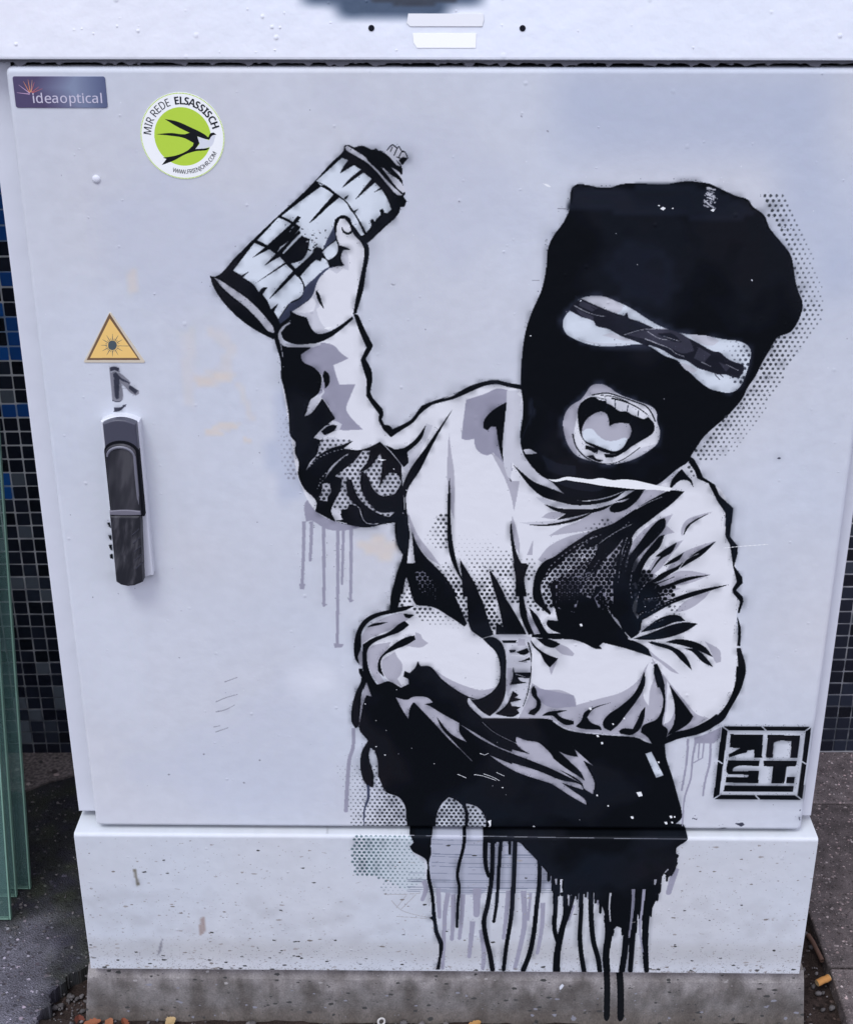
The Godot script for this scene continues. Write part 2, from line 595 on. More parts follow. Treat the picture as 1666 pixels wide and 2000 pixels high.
func aggregate(n: int, sd: int, base: Array, stones: int, rmin: float, rmax: float, pale: Array) -> Image:   # dark binder with pale and dark grit
	var im := Image.create(n, n, false, Image.FORMAT_RGB8)
	var r := RandomNumberGenerator.new()
	r.seed = sd
	var f := noise(0.012, sd, 3)
	var g := noise(0.25, sd + 3, 2)
	for y in n:
		for x in n:
			var v := 1.0 + 0.22 * f.get_noise_2d(x, y) + 0.42 * g.get_noise_2d(x, y)
			im.set_pixel(x, y, Color(base[0] * v, base[1] * v, base[2] * v))
	for i in stones:
		var c := Vector2(r.randf() * n, r.randf() * n)
		var rad := rmin + (rmax - rmin) * pow(r.randf(), 2.2)
		var t := r.randf()
		var v := lerpf(0.45, 1.25, t * t) if r.randf() > 0.02 else 1.25
		var q := PackedVector2Array()
		for k in 7: q.append(c + Vector2.from_angle(TAU * k / 7.0 + r.randf() * 0.5) * rad * (0.7 + 0.5 * r.randf()))
		Paint.spans(im, q, Color(minf(pale[0] * v * (0.97 + 0.08 * r.randf()), 1.0), minf(pale[1] * v, 1.0), minf(pale[2] * v, 1.0)))
	return im

# ------------------------------------------------------------------ mosaic wall
func wall() -> void:
	var w := thing("mosaic_wall", "wall of small dark square mosaic tiles behind the cabinet", "wall", Vector3(0, 0, -0.648))
	w.rotation_degrees.y = 1.0
	var pitch := 0.0242
	var sz := 0.0215
	# grout bed, light above and dirty towards the ground, with sprayed blue on it
	var gi := Image.create(512, 512, false, Image.FORMAT_RGB8)
	var gc := own(190, 193, 206).linear_to_srgb()
	var dc := own(74, 78, 90).linear_to_srgb()
	var bc := own(24, 80, 156).linear_to_srgb()
	for y in 512:
		for x in 512:
			var wx := -1.7 + 3.4 * (x + 0.5) / 512.0
			var wy := 2.4 - 2.4 * (y + 0.5) / 512.0
			var dirt := clampf(0.95 - wy * 1.9 + 0.5 * nz.get_noise_2d(x * 6, y * 6), 0.0, 1.0)
			gi.set_pixel(x, y, gc.lerp(bc, 0.35 if blue_at(wx, wy) > 0.5 else 0.0).lerp(dc, dirt))
	var gm := tex_mat(gi, 0.9, 0.2)
	var st := begin()
	var q := PackedVector2Array([Vector2(-1.7, -0.05), Vector2(1.7, -0.05), Vector2(1.7, 2.4), Vector2(-1.7, 2.4)])
	prism(st, q, -0.25, 0.0, 0.0, Transform3D.IDENTITY, Rect2(-1.7, 2.4, 3.4, 2.4))
	build(st, "grout", gm, w)
	var tones := [[22, 26, 40], [30, 35, 50], [15, 19, 30], [38, 44, 60], [84, 92, 106], [54, 61, 76]]
	var tm: Array = []
	for t in tones: tm.append(mat(own(t[0], t[1], t[2]), 0.22, 0.45))
	var bm := mat(own(20, 70, 142), 0.4, 0.35)
	var ts := begin()
	prism(ts, rounded_rect(sz, sz, 0.0012, 1), -0.003, 0.0012, 0.0006)
	var tile := ts.commit()
	var rest: Array = []
	var single := 0
	for r in 92:
		for c in range(-68, 69):
			var p := Vector3((c + 0.5) * pitch + 0.004, 0.012 + r * pitch, 0.0)
			var h := (absi(hash(Vector2i(c, r) * 37)) % 1000) / 1000.0
			var ti := 0 if h < 0.34 else (1 if h < 0.60 else (2 if h < 0.80 else (3 if h < 0.90 else (4 if h < 0.95 else 5))))
			var jig := Vector3(rng.randf() - 0.5, rng.randf() - 0.5, rng.randf() - 0.5)
			p += Vector3(jig.x * 0.0008, jig.y * 0.0008, jig.z * 0.0006)
			var near := (p.x > -0.772 + p.y * 0.085 and p.x < -0.600 - p.y * 0.075 and p.y < 1.06) or (p.x > 0.655 and p.x < 0.745 and p.y < 0.56)
			if near:
				single += 1
				var o := MeshInstance3D.new()
				o.mesh = tile
				o.material_override = bm if blue_at(p.x, p.y) > 0.5 else tm[ti]
				o.position = p
				o.rotation = Vector3(jig.y, jig.x, jig.z) * 0.03
				place_fast(o, "tile", single, w)
			else:
				rest.append([p, ti])
	var mm := MultiMesh.new()
	mm.transform_format = MultiMesh.TRANSFORM_3D
	mm.use_colors = true
	mm.mesh = tile
	mm.instance_count = rest.size()
	for i in rest.size():
		mm.set_instance_transform(i, Transform3D(Basis.IDENTITY, rest[i][0]))
		var t: Array = tones[rest[i][1]]
		mm.set_instance_color(i, own(26, 84, 164) if blue_at(rest[i][0].x, rest[i][0].y) > 0.5 else own(t[0], t[1], t[2]))
	var mi := MultiMeshInstance3D.new()
	mi.multimesh = mm
	var vm := mat(Color.WHITE, 0.25, 0.45)
	vm.vertex_color_use_as_albedo = true
	mi.material_override = vm
	place(mi, "tile_field", w)
	mi.set_meta("kind", "stuff")

func place_fast(o: Node3D, called: String, n: int, parent: Node) -> void:
	o.name = called if n == 1 else "%s_%03d" % [called, n - 1]
	parent.add_child(o, true)

func blue_at(x: float, y: float) -> float:      # a loop of blue spray on the tiles left of the cabinet
	var v := 0.0
	for s in [[-0.72, 0.93, -0.64, 0.985, 0.020], [-0.70, 0.99, -0.66, 1.08, 0.028], [-0.72, 0.90, -0.655, 0.885, 0.016], [-0.735, 0.845, -0.655, 0.80, 0.017], [-0.70, 0.80, -0.67, 0.755, 0.014], [-0.735, 0.765, -0.66, 0.775, 0.013], [-0.72, 0.665, -0.655, 0.672, 0.011], [-0.76, 0.56, -0.728, 0.52, 0.015], [-0.735, 1.06, -0.64, 0.97, 0.018], [-1.1, 1.0, -0.74, 0.8, 0.03], [-1.2, 0.6, -0.76, 0.95, 0.03]]:
		var p := Vector2(x, y)
		var a := Vector2(s[0], s[1])
		var b := Vector2(s[2], s[3])
		var c := Geometry2D.get_closest_point_to_segment(p, a, b)
		if p.distance_to(c) < s[4] * 0.85: v = 1.0
	return v

# ------------------------------------------------------------------ the cabinet
func base_and_cabinet() -> void:
	var pal := palette()
	# concrete foot
	var fi := Image.create(1024, 96, false, Image.FORMAT_RGB8)
	var n1 := noise(0.012, 3, 4)
	var n2 := noise(0.05, 4, 4)
	var n3 := noise(0.3, 5, 2)
	for y in 96:
		for x in 1024:
			var edge := 30.0 + 26.0 * n1.get_noise_2d(x * 1.6, 40.0) + 12.0 * n2.get_noise_2d(x * 0.9, 9.0)
			var top := 1.0 - smoothstep(edge - 12.0, edge + 16.0, y)
			var stain := clampf(0.45 + 1.3 * n1.get_noise_2d(x * 1.5, y * 0.8 + 500.0), 0.0, 1.0)
			var c := Color8(114, 112, 118).lerp(Color8(88, 84, 87), stain)
			c = c.lerp(Color8(148, 145, 153), top * (0.8 - 0.4 * stain))
			c = c.lerp(Color8(96, 88, 86), clampf((y - 70.0) / 40.0, 0.0, 0.6))
			var v := 1.0 + 0.10 * n2.get_noise_2d(x, y + 300) + 0.12 * n3.get_noise_2d(x, y)
			fi.set_pixel(x, y, own(int(c.r * 255 * v), int(c.g * 255 * v), int(c.b * 255 * v)).linear_to_srgb())
	fi.resize(2048, 182, Image.INTERPOLATE_CUBIC)
	var p := Paint.new(fi, 2048.0 / 10000.0)
	p.ink = pal
	for i in 520:                                    # pores, chips and grit
		var x := rng.randf() * 10000
		var y := rng.randf() * 890
		var s := 4.0 + 22.0 * pow(rng.randf(), 4.0)
		var q: Array = []
		for k in 6:
			q.append(x + cos(TAU * k / 6) * s * (0.7 + 0.9 * rng.randf()) * 1.5)
			q.append(y + sin(TAU * k / 6) * s * (0.6 + 0.6 * rng.randf()))
		p.fill("d3" if rng.randf() > 0.35 else ("pg" if y > 300 else "d2"), q)
	p.fill("b3", [6560, 300, 6600, 240, 6625, 270, 6590, 340, 6570, 350])
	base_paint(p)
	var fm := tex_mat(fi, 0.9, 0.25)
	fm.normal_enabled = true
	fm.normal_texture = relief(1024, 96, 31, 0.10, 2.2, 60, 1.0, 2.5)
	var st := begin()
	foot(st)
	tag(build(st, "concrete_foot", fm), "stained grey concrete foot carrying the white cabinet", "foundation")

	var cab := thing("utility_cabinet", "white steel street cabinet with a masked figure stencilled on its door", "cabinet", Vector3(0, DB, 0))
	var grey := mat(own(196, 201, 222), 0.42, 0.35)
	grey.normal_enabled = true
	grey.normal_texture = relief(256, 256, 12, 0.06, 1.2, 30, 2.0, 4.0)
	var white := mat(own(198, 203, 224), 0.4, 0.4)

	# body and the flanges left and right of the door
	st = begin()
	prism(st, PackedVector2Array([Vector2(-0.462, 0.012), Vector2(0.455, 0.012), Vector2(0.455, 0.985), Vector2(-0.462, 0.985)]), -0.42, -0.03)
	build(st, "body", white, cab)
	for s in [[-0.4875, -0.452], [0.446, 0.4785]]:
		st = begin()
		prism(st, PackedVector2Array([Vector2(s[0], 0.0055), Vector2(s[1], 0.0055), Vector2(s[1], 0.962), Vector2(s[0], 0.962)]), -0.415, -0.024, 0.0025)
		build(st, "flange", grey, cab)

	# door
	var di := paint_base(1840, 1910, 192, 198, 218, 40)
	p = Paint.new(di, 0.2)
	p.ink = pal
	door_paint(p)
	p.soften()
	p.sheen(301)
	p.spatter(90000, 302)
	p.halo(0.28, 16)
	p.halo(0.12, 40)
	door_top_paint(p)
	for i in 90:                                    # specks, tiny runs, grit in the paint
		var x := rng.randf() * 9000 + 100
		var y := rng.randf() * 9300 + 100
		p.stroke("wh" if rng.randf() > 0.45 else "pg", 8 + rng.randf() * 8, 3, [x, y, x + rng.randf() * 26 - 13, y + rng.randf() * 16])
	var dm := tex_mat(di, 0.46, 0.17)
	dm.normal_enabled = true
	dm.normal_texture = relief(900, 934, 8, 0.035, 1.6, 190, 1.0, 2.8)
	dm.normal_scale = 1.0
	st = begin()
	var dr := PackedVector2Array()
	for v in rounded_rect(0.9206, 0.9553, 0.007, 4): dr.append(v + Vector2(0.0003, 0.47765))
	prism(st, dr, -0.022, 0.0, 0.0062, Transform3D.IDENTITY, Rect2(-0.46, 0.9553, 0.92, 0.9553))
	tag(build(st, "door", dm, cab), "white door sprayed with a black and grey stencil of a shouting figure")

	# plinth
	var pi2 := paint_base(1936, 512, 188, 194, 212, 60)
	p = Paint.new(pi2, 0.2)
	p.ink = pal
	dirt(p)
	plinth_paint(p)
	p.soften()
	p.sheen(303)
	p.spatter(20000, 304)
	p.halo(0.25, 18)
	grit(p)
	var pm := tex_mat(pi2, 0.5, 0.17)
	pm.normal_enabled = true
	pm.normal_texture = relief(900, 238, 18, 0.035, 1.6, 160, 1.0, 3.0)
	pm.normal_scale = 1.0
	st = begin()
	var t := 0.0045
	var prof := PackedVector2Array([Vector2(-0.42, -0.2315), Vector2(-0.42, -0.005)])
	for i in 5:
		var a := PI / 2 * i / 4.0
		prof.append(Vector2(0.010 - t + t * sin(a), -0.005 - t + t * cos(a)))
	prof.append(Vector2(0.010, -0.2315))
	plinth_mesh(st, prof, -0.487, 0.481)
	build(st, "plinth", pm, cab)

	# hood with its sloping front
	var hi := paint_base(1100, 256, 199, 205, 226, 70)
	p = Paint.new(hi, 0.1)
	p.ink = pal
	var blot := PackedVector2Array()
	for i in 24: blot.append(Vector2(550 - 62, 144) + Vector2.from_angle(TAU * i / 24) * Vector2(88, 36))
	p.soft(blot, own(58, 74, 100).linear_to_srgb(), 1.0, 26)
	blot.clear()
	for i in 24: blot.append(Vector2(550 - 40, 140) + Vector2.from_angle(TAU * i / 24) * Vector2(58, 24))
	p.soft(blot, own(40, 46, 60).linear_to_srgb(), 0.8, 8)
	for i in 60:
		var x := rng.randf() * 11000
		var y := 600 + rng.randf() * 900
		p.stroke("d2" if rng.randf() > 0.5 else "E", 9, 4, [x, y, x + rng.randf() * 60 - 30, y + rng.randf() * 12])
	var hm := tex_mat(hi, 0.4, 0.35)
	hm.normal_enabled = true
	hm.normal_texture = relief(1024, 160, 28, 0.045, 3.0, 120, 1.0, 3.0)
	st = begin()
	var tl := tan(deg_to_rad(14.0))
	var hp := PackedVector2Array([Vector2(-0.44, 0.967), Vector2(-0.44, 1.13), Vector2(-0.15 * tl - 0.03, 1.125), Vector2(-0.135 * tl, 1.098), Vector2(0.002, 0.9655), Vector2(0.002, 0.9635), Vector2(-0.001, 0.9622), Vector2(-0.02, 0.9622), Vector2(-0.02, 0.967)])
	sweep(st, hp, -0.53, 0.53, Rect2(-0.55, 1.12, 1.10, 0.1655))
	var hood := build(st, "hood", hm, cab)
	var slope := Transform3D(Basis(Vector3.RIGHT, -deg_to_rad(14.0)), Vector3.ZERO)
	for tp in [[[-0.0460, 1.0066], [-0.0475, 0.9975], [-0.0440, 0.9945], [0.0290, 0.9945], [0.0305, 1.0010], [0.0300, 1.0066]], [[-0.0414, 0.9880], [-0.0405, 0.9790], [-0.0370, 0.9742], [0.0225, 0.9742], [0.0231, 0.9880]]]:
		st = begin()
		var q := PackedVector2Array()
		var mid := Vector2(tp[0][0], tp[0][1])
		for v in tp: q.append((Vector2(v[0], v[1]) - mid) * Vector2(1, 1.0 / cos(deg_to_rad(14.0))))
		q.reverse()
		q = ccw(q)
		prism(st, q, -0.0002, 0.0005, 0.0002)
		var o := build(st, "white_patch", mat(own(206, 210, 226) if tp[0][1] > 1.0 else own(222, 226, 240), 0.6, 0.3), hood)
		o.transform = Transform3D(slope.basis, Vector3(mid.x, mid.y, 0.002 - (mid.y - 0.9655) * tl * 1.006))
	for hx in [-0.0834, 0.0698]:
		st = begin()
		var ci := PackedVector2Array()
		for i in 16: ci.append(Vector2.from_angle(TAU * i / 16) * 0.0031)
		prism(st, ci, -0.001, 0.0003)
		var o := build(st, "bolt_hole", mat(own(24, 26, 36), 0.9, 0.1), hood)
		o.transform = Transform3D(slope.basis, Vector3(hx, 0.9930, 0.002 - (0.9930 - 0.9655) * tl * 1.006))
	# foam seal hanging in the gap over the door
	st = begin()
	var n4 := noise(1.0, 9, 2)
	var fo := PackedVector2Array()
	for i in 700:
		var x := -0.47 + 0.94 * i / 699.0
		fo.append(Vector2(x, 0.9592 - 0.0034 * maxf(0.0, n4.get_noise_2d(x * 62, 3)) * 2.2 + 0.0003 * sin(x * 900)))
	fo.append(Vector2(0.47, 0.9665))
	fo.append(Vector2(-0.47, 0.9665))
	prism(st, fo, -0.016, -0.0055, 0.0)
	build(st, "foam_seal", mat(own(104, 106, 120), 0.95, 0.1), cab)
	st = begin()
	prism(st, PackedVector2Array([Vector2(-0.46, 0.945), Vector2(0.46, 0.945), Vector2(0.46, 0.966), Vector2(-0.46, 0.966)]), -0.029, -0.0225)
	build(st, "gap_shade_strip", mat(own(20, 20, 26), 0.95, 0.05), cab)  # near-black strip added as painted shade deep in the gap

	# small dome rivet
	st = begin()
	for k in 4:
		pass
	var sp := SphereMesh.new()
	sp.radius = 0.0045
	sp.height = 0.009
	sp.radial_segments = 20
	sp.rings = 10
	var rv := MeshInstance3D.new()
	rv.mesh = sp
	rv.material_override = white
	rv.position = Vector3(-0.3766, 0.8411, 0.0)
	rv.scale = Vector3(1, 1, 0.55)
	place(rv, "rivet", cab)
	stickers(cab, pal)
	handle(cab, white)

func ccw(q: PackedVector2Array) -> PackedVector2Array:
	var a := 0.0
	for i in q.size(): a += q[i].cross(q[(i + 1) % q.size()])
	if a < 0.0: q.reverse()
	return q

func foot(st: SurfaceTool) -> void:      # a slightly battered block, its front cast against rough boards
	var N := 90
	var f := func(i: int, j: int) -> Vector3:
		var u := float(i) / N
		var v := float(j) / 6.0
		var x := lerpf(lerpf(-0.4935, 0.4905, u), lerpf(-0.5085, 0.5020, u), v)
		var y := lerpf(DB - 0.236, -0.03, v)
		var z := 0.001 + 0.004 * v + 0.0016 * nz.get_noise_2d(i * 9, j * 30)
		if j == 0: z -= 0.004 + 0.002 * nz.get_noise_2d(i * 31, 7)
		return Vector3(x, y, z)
	for i in N:
		for j in 6:
			var P := [f.call(i, j), f.call(i + 1, j), f.call(i + 1, j + 1), f.call(i, j + 1)]
			var nrm: Vector3 = (P[1] - P[0]).cross(P[3] - P[0]).normalized() * -1.0
			for k in [0, 1, 2, 0, 2, 3]:
				st.set_normal(nrm)
				st.set_uv(Vector2((P[k].x + 0.5), clampf((DB - 0.236 - P[k].y) / 0.089, 0.004, 0.996)))
				st.add_vertex(P[k])
	# sides, top and back
	var a: Vector3 = f.call(0, 0)
	var b: Vector3 = f.call(N, 0)
	var c: Vector3 = f.call(N, 6)
	var d: Vector3 = f.call(0, 6)
	var zb := Vector3(0, 0, -0.44)
	for qd in [[a + zb, a, d, d + zb, Vector3.LEFT], [b, b + zb, c + zb, c, Vector3.RIGHT], [a + zb, b + zb, b, a, Vector3.UP], [b + zb, a + zb, d + zb, c + zb, Vector3.FORWARD]]:
		for k in [0, 1, 2, 0, 2, 3]:
			var v: Vector3 = qd[k]
			st.set_normal(qd[4])
			st.set_uv(Vector2(v.z + v.x, (DB - 0.236 - v.y) / 0.089))
			st.add_vertex(v)

func plinth_mesh(st: SurfaceTool, prof: PackedVector2Array, x0: float, x1: float) -> void:
	# like sweep, but the ends turn with a small radius and the UVs lie over front and ledge without stretching the front
	var uv := func(x: float, y: float, z: float) -> Vector2:
		return Vector2((x + 0.487) / 0.968, clampf(((-0.005 - y) + 0.0256 + minf(z - 0.010, 0.0)) / 0.256, 0.002, 0.999))
	var n := prof.size()
	for i in n - 1:
		var e := (prof[i + 1] - prof[i]).normalized()
		var nrm := Vector3(0, e.x, -e.y)
		for k in [[x0, i], [x1, i], [x1, i + 1], [x0, i], [x1, i + 1], [x0, i + 1]]:
			var v: Vector2 = prof[k[1]]
			st.set_normal(nrm)
			st.set_uv(uv.call(k[0], v.y, v.x))
			st.add_vertex(Vector3(k[0], v.y, v.x))
	end_caps(st, prof, x0, x1, func(v: Vector2) -> Vector2: return Vector2(0.06 - v.x * 0.12, 0.10 + (-0.005 - v.y) * 3.4))

func dirt(p: Paint) -> void:             # splash dirt, densest along the lower edge
	var film := PackedVector2Array([Vector2(0, 400), Vector2(1936, 400), Vector2(1936, 470), Vector2(0, 470)])
	p.soft(film, own(152, 151, 158).linear_to_srgb(), 0.26, 44)
	for i in 120:
		var x := rng.randf() * 1936
		var q := PackedVector2Array()
		var c := Vector2(x, 240 + rng.randf() * 230)
		for k in 8: q.append(c + Vector2.from_angle(TAU * k / 8) * Vector2(10 + rng.randf() * 46, 5 + rng.randf() * 26))
		p.soft(q, own(160, 162, 176).linear_to_srgb(), 0.05 + 0.13 * rng.randf(), 22)
	p.soft(PackedVector2Array([Vector2(146, 165), Vector2(153, 165), Vector2(158, 215), Vector2(150, 222)]), own(110, 108, 104).linear_to_srgb(), 0.8, 7)
	p.soft(PackedVector2Array([Vector2(310, 330), Vector2(324, 318), Vector2(322, 372), Vector2(306, 390)]), own(140, 122, 122).linear_to_srgb(), 0.6, 8)
	p.soft(PackedVector2Array([Vector2(196, 418), Vector2(206, 396), Vector2(200, 440), Vector2(186, 460)]), own(120, 122, 138).linear_to_srgb(), 0.7, 5)

func grit(p: Paint) -> void:
	for i in 3400:
		var x := rng.randf() * 9680
		var y := 2515 - 2200 * pow(rng.randf(), 2.1)
		if x > 3400 and x < 7600 and rng.randf() < 0.55: continue
		var at := Vector2i(int(x * 0.2), int(y * 0.2))
		if p.img.get_pixelv(at.clamp(Vector2i.ZERO, Vector2i(1935, 511))).v < 0.42: continue
		var big := pow(rng.randf(), 9.0)
		var c: String = ["d2", "d2", "d2", "d2", "d1", "d1"][rng.randi() % 6]
		if big > 0.5 and rng.randf() < 0.4: c = "d3"
		var q: Array = []
		var n := 6
		for k in n:
			var a := TAU * k / n
			q.append(x + cos(a) * (4 + 22 * big) * (0.5 + rng.randf()) * 1.4)
			q.append(y + sin(a) * (3.5 + 12 * big) * (0.5 + rng.randf()))
		p.fill(c, q)
	for i in 1300:                                   # fine splash along the foot of the panel
		var x := rng.randf() * 9680
		var y := 2510 - 420 * pow(rng.randf(), 1.8)
		var at := Vector2i(int(x * 0.2), int(y * 0.2)).clamp(Vector2i.ZERO, Vector2i(1935, 511))
		var c := p.img.get_pixelv(at)
		if c.v < 0.42: continue
		p.img.fill_rect(Rect2i(at, Vector2i(1 + rng.randi() % 4, 1 + rng.randi() % 2)), c.lerp(Color(0.36, 0.35, 0.36), 0.25 + 0.5 * rng.randf()))
	for i in 40:
		var x := rng.randf() * 9680
		var y := 300 + rng.randf() * 2100
		if p.img.get_pixelv(Vector2i(int(x * 0.2), int(y * 0.2)).clamp(Vector2i.ZERO, Vector2i(1935, 511))).v < 0.42: continue
		p.stroke("d2", 6, 2, [x, y, x + rng.randf() * 90 - 20, y + rng.randf() * 50 - 30])

func letters(st: SurfaceTool, txt: String, size: float, bold: bool, xf: Transform3D) -> float:     # one run of text; returns its width
	var tm := TextMesh.new()
	var sf := SystemFont.new()
	sf.font_names = PackedStringArray(["Droid Sans"])
	sf.font_weight = 700 if bold else 400
	tm.font = sf
	tm.text = txt
	tm.font_size = 32
	tm.pixel_size = size / 32.0
	tm.depth = 0.0003
	tm.horizontal_alignment = HORIZONTAL_ALIGNMENT_CENTER
	tm.vertical_alignment = VERTICAL_ALIGNMENT_CENTER
	st.append_from(tm, 0, xf)
	return tm.get_aabb().size.x

func stickers(cab: Node3D, pal: Dictionary) -> void:
	# round swallow sticker
	var im := Image.create(704, 720, false, Image.FORMAT_RGB8)
	im.fill(own(232, 237, 250).linear_to_srgb())
	var p := Paint.new(im, 0.8)
	p.ink = pal
	var disc := PackedVector2Array()
	for i in 60: disc.append(Vector2(442, 448) * 0.8 + Vector2.from_angle(TAU * i / 60) * Vector2(296, 300) * 0.8)
	var lime := own(174, 206, 72).linear_to_srgb()
	Paint.spans(im, disc, lime)
	sticker_paint(p)
	# thin green line round the rim
	for i in 180:
		var a := TAU * i / 180
		var c := Vector2(440, 444) * 0.8 + Vector2.from_angle(a) * Vector2(432, 436) * 0.8
		Paint.spans(im, Paint.ring(c, 5.0), lime)
	p.soften()
	var st := begin()
	var q := PackedVector2Array()
	for i in 56: q.append(Vector2(-0.2820, 0.8859) + Vector2.from_angle(TAU * i / 56) * Vector2(0.0440, 0.0444))
	prism(st, q, -0.001, 0.0005, 0.0001, Transform3D.IDENTITY, Rect2(-0.3260, 0.9303, 0.088, 0.09))
	var s := tag(build(st, "round_sticker", tex_mat(im, 0.4, 0.35), cab), "round white and lime sticker with a swallow and ring of words")
	var dark := mat(own(30, 34, 44), 0.6, 0.2)
	st = begin()
	var mid := Vector3(-0.2820, 0.8859, 0.00055)
	ring_text(st, "MIR REDE", 178.0, 107.0, 0.0104, false, mid, 0.0362, true)
	ring_text(st, "ELSASSISCH", 100.0, 13.0, 0.0108, true, mid, 0.0362, true)
	ring_text(st, "WWW.FRIENJOHR.COM", 250.0, 334.0, 0.0058, false, mid, 0.0368, false)
	build(st, "lettering", dark, s)

	# laser warning triangle
	im = Image.create(676, 590, false, Image.FORMAT_RGB8)
	im.fill(own(196, 188, 180).linear_to_srgb())
	p = Paint.new(im, 1.0)
	p.ink = pal
	warning_paint(p)
	p.soften()
	st = begin()
	var tri := ccw(PackedVector2Array([Vector2(-0.4098, 0.6375), Vector2(-0.3430, 0.6375), Vector2(-0.3420, 0.6390), Vector2(-0.3748, 0.6955), Vector2(-0.3764, 0.6955), Vector2(-0.4102, 0.6390)]))
	prism(st, tri, -0.001, 0.0008, 0.0002, Transform3D.IDENTITY, Rect2(-0.4102, 0.6965, 0.0676, 0.0590))
	tag(build(st, "warning_sign", tex_mat(im, 0.45, 0.35), cab), "yellow triangular laser warning sign above the handle")

	# maker's plate
	im = Image.create(955, 317, false, Image.FORMAT_RGB8)
	for y in 317:
		for x in 955:
			var c := Color8(74, 66, 104).lerp(Color8(122, 134, 168), clampf((x - 150) / 420.0 - absf(y - 110) / 500.0, 0, 1)).lerp(Color8(74, 82, 122), clampf((x - 640) / 300.0, 0, 1) * 0.8)  # purple to blue print, with a lighter sky glare painted in
			im.set_pixel(x, y, own(int(c.r * 255), int(c.g * 255), int(c.b * 255)).linear_to_srgb())
	p = Paint.new(im, 1.0)
	p.ink = pal
	plate_paint(p)
	p.soften()
	st = begin()
	q = PackedVector2Array()
	for v in rounded_rect(0.0953, 0.0315, 0.0022, 3): q.append(v + Vector2(-0.40505, 0.9303))
	prism(st, q, -0.001, 0.0008, 0.0003, Transform3D.IDENTITY, Rect2(-0.4528, 0.9460, 0.0955, 0.0317))
	var pl := tag(build(st, "name_plate", tex_mat(im, 0.35, 0.45), cab), "small purple name plate in the upper corner of the door")
	st = begin()
	letters(st, "ideaoptical", 0.0142, false, Transform3D(Basis.from_scale(Vector3(1.06, 0.92, 1)), Vector3(-0.3982, 0.9240, 0.0009)))
	build(st, "lettering", mat(own(190, 188, 216), 0.6, 0.2), pl)

func ring_text(st: SurfaceTool, txt: String, a0: float, a1: float, size: float, bold: bool, mid: Vector3, r: float, outward: bool) -> void:
	var sf := SystemFont.new()
	sf.font_names = PackedStringArray(["Droid Sans"])
	var tot := 0.0
	var ws: Array = []
	for ch in txt:
		var w := sf.get_string_size(ch, HORIZONTAL_ALIGNMENT_LEFT, -1, 32).x
		ws.append(w)
		tot += w
	var at := 0.0
	for i in txt.length():
		var ang := deg_to_rad(lerpf(a0, a1, (at + ws[i] * 0.5) / tot))
		at += ws[i]
		if txt[i] == " ": continue
		var up := ang - PI / 2 if outward else ang + PI / 2
		letters(st, txt[i], size, bold, Transform3D(Basis(Vector3.BACK, up), mid + Vector3(cos(ang), sin(ang), 0) * r))

func arc_shape(x0: float, x1: float, yb: float, yt: float, rise: float, sag: float) -> PackedVector2Array:   # a bar with bowed top and bottom ends
	var q := PackedVector2Array()
	for i in 11:
		var t := i / 10.0
		q.append(Vector2(lerpf(x0, x1, t), yb - sag * (1.0 - pow(2 * t - 1, 2))))
	for i in 11:
		var t := i / 10.0
		q.append(Vector2(lerpf(x1, x0, t), yt + rise * (1.0 - pow(2 * t - 1, 2))))
	return q

func arch_shape(x0: float, x1: float, yb: float, ys: float, rise: float) -> PackedVector2Array:   # straight sides, half round top
	var q := PackedVector2Array([Vector2(x0, yb), Vector2(x1, yb)])
	for i in 15: q.append(Vector2((x0 + x1) * 0.5 + (x1 - x0) * 0.5 * cos(PI * i / 14.0), ys + rise * sin(PI * i / 14.0)))
	return q

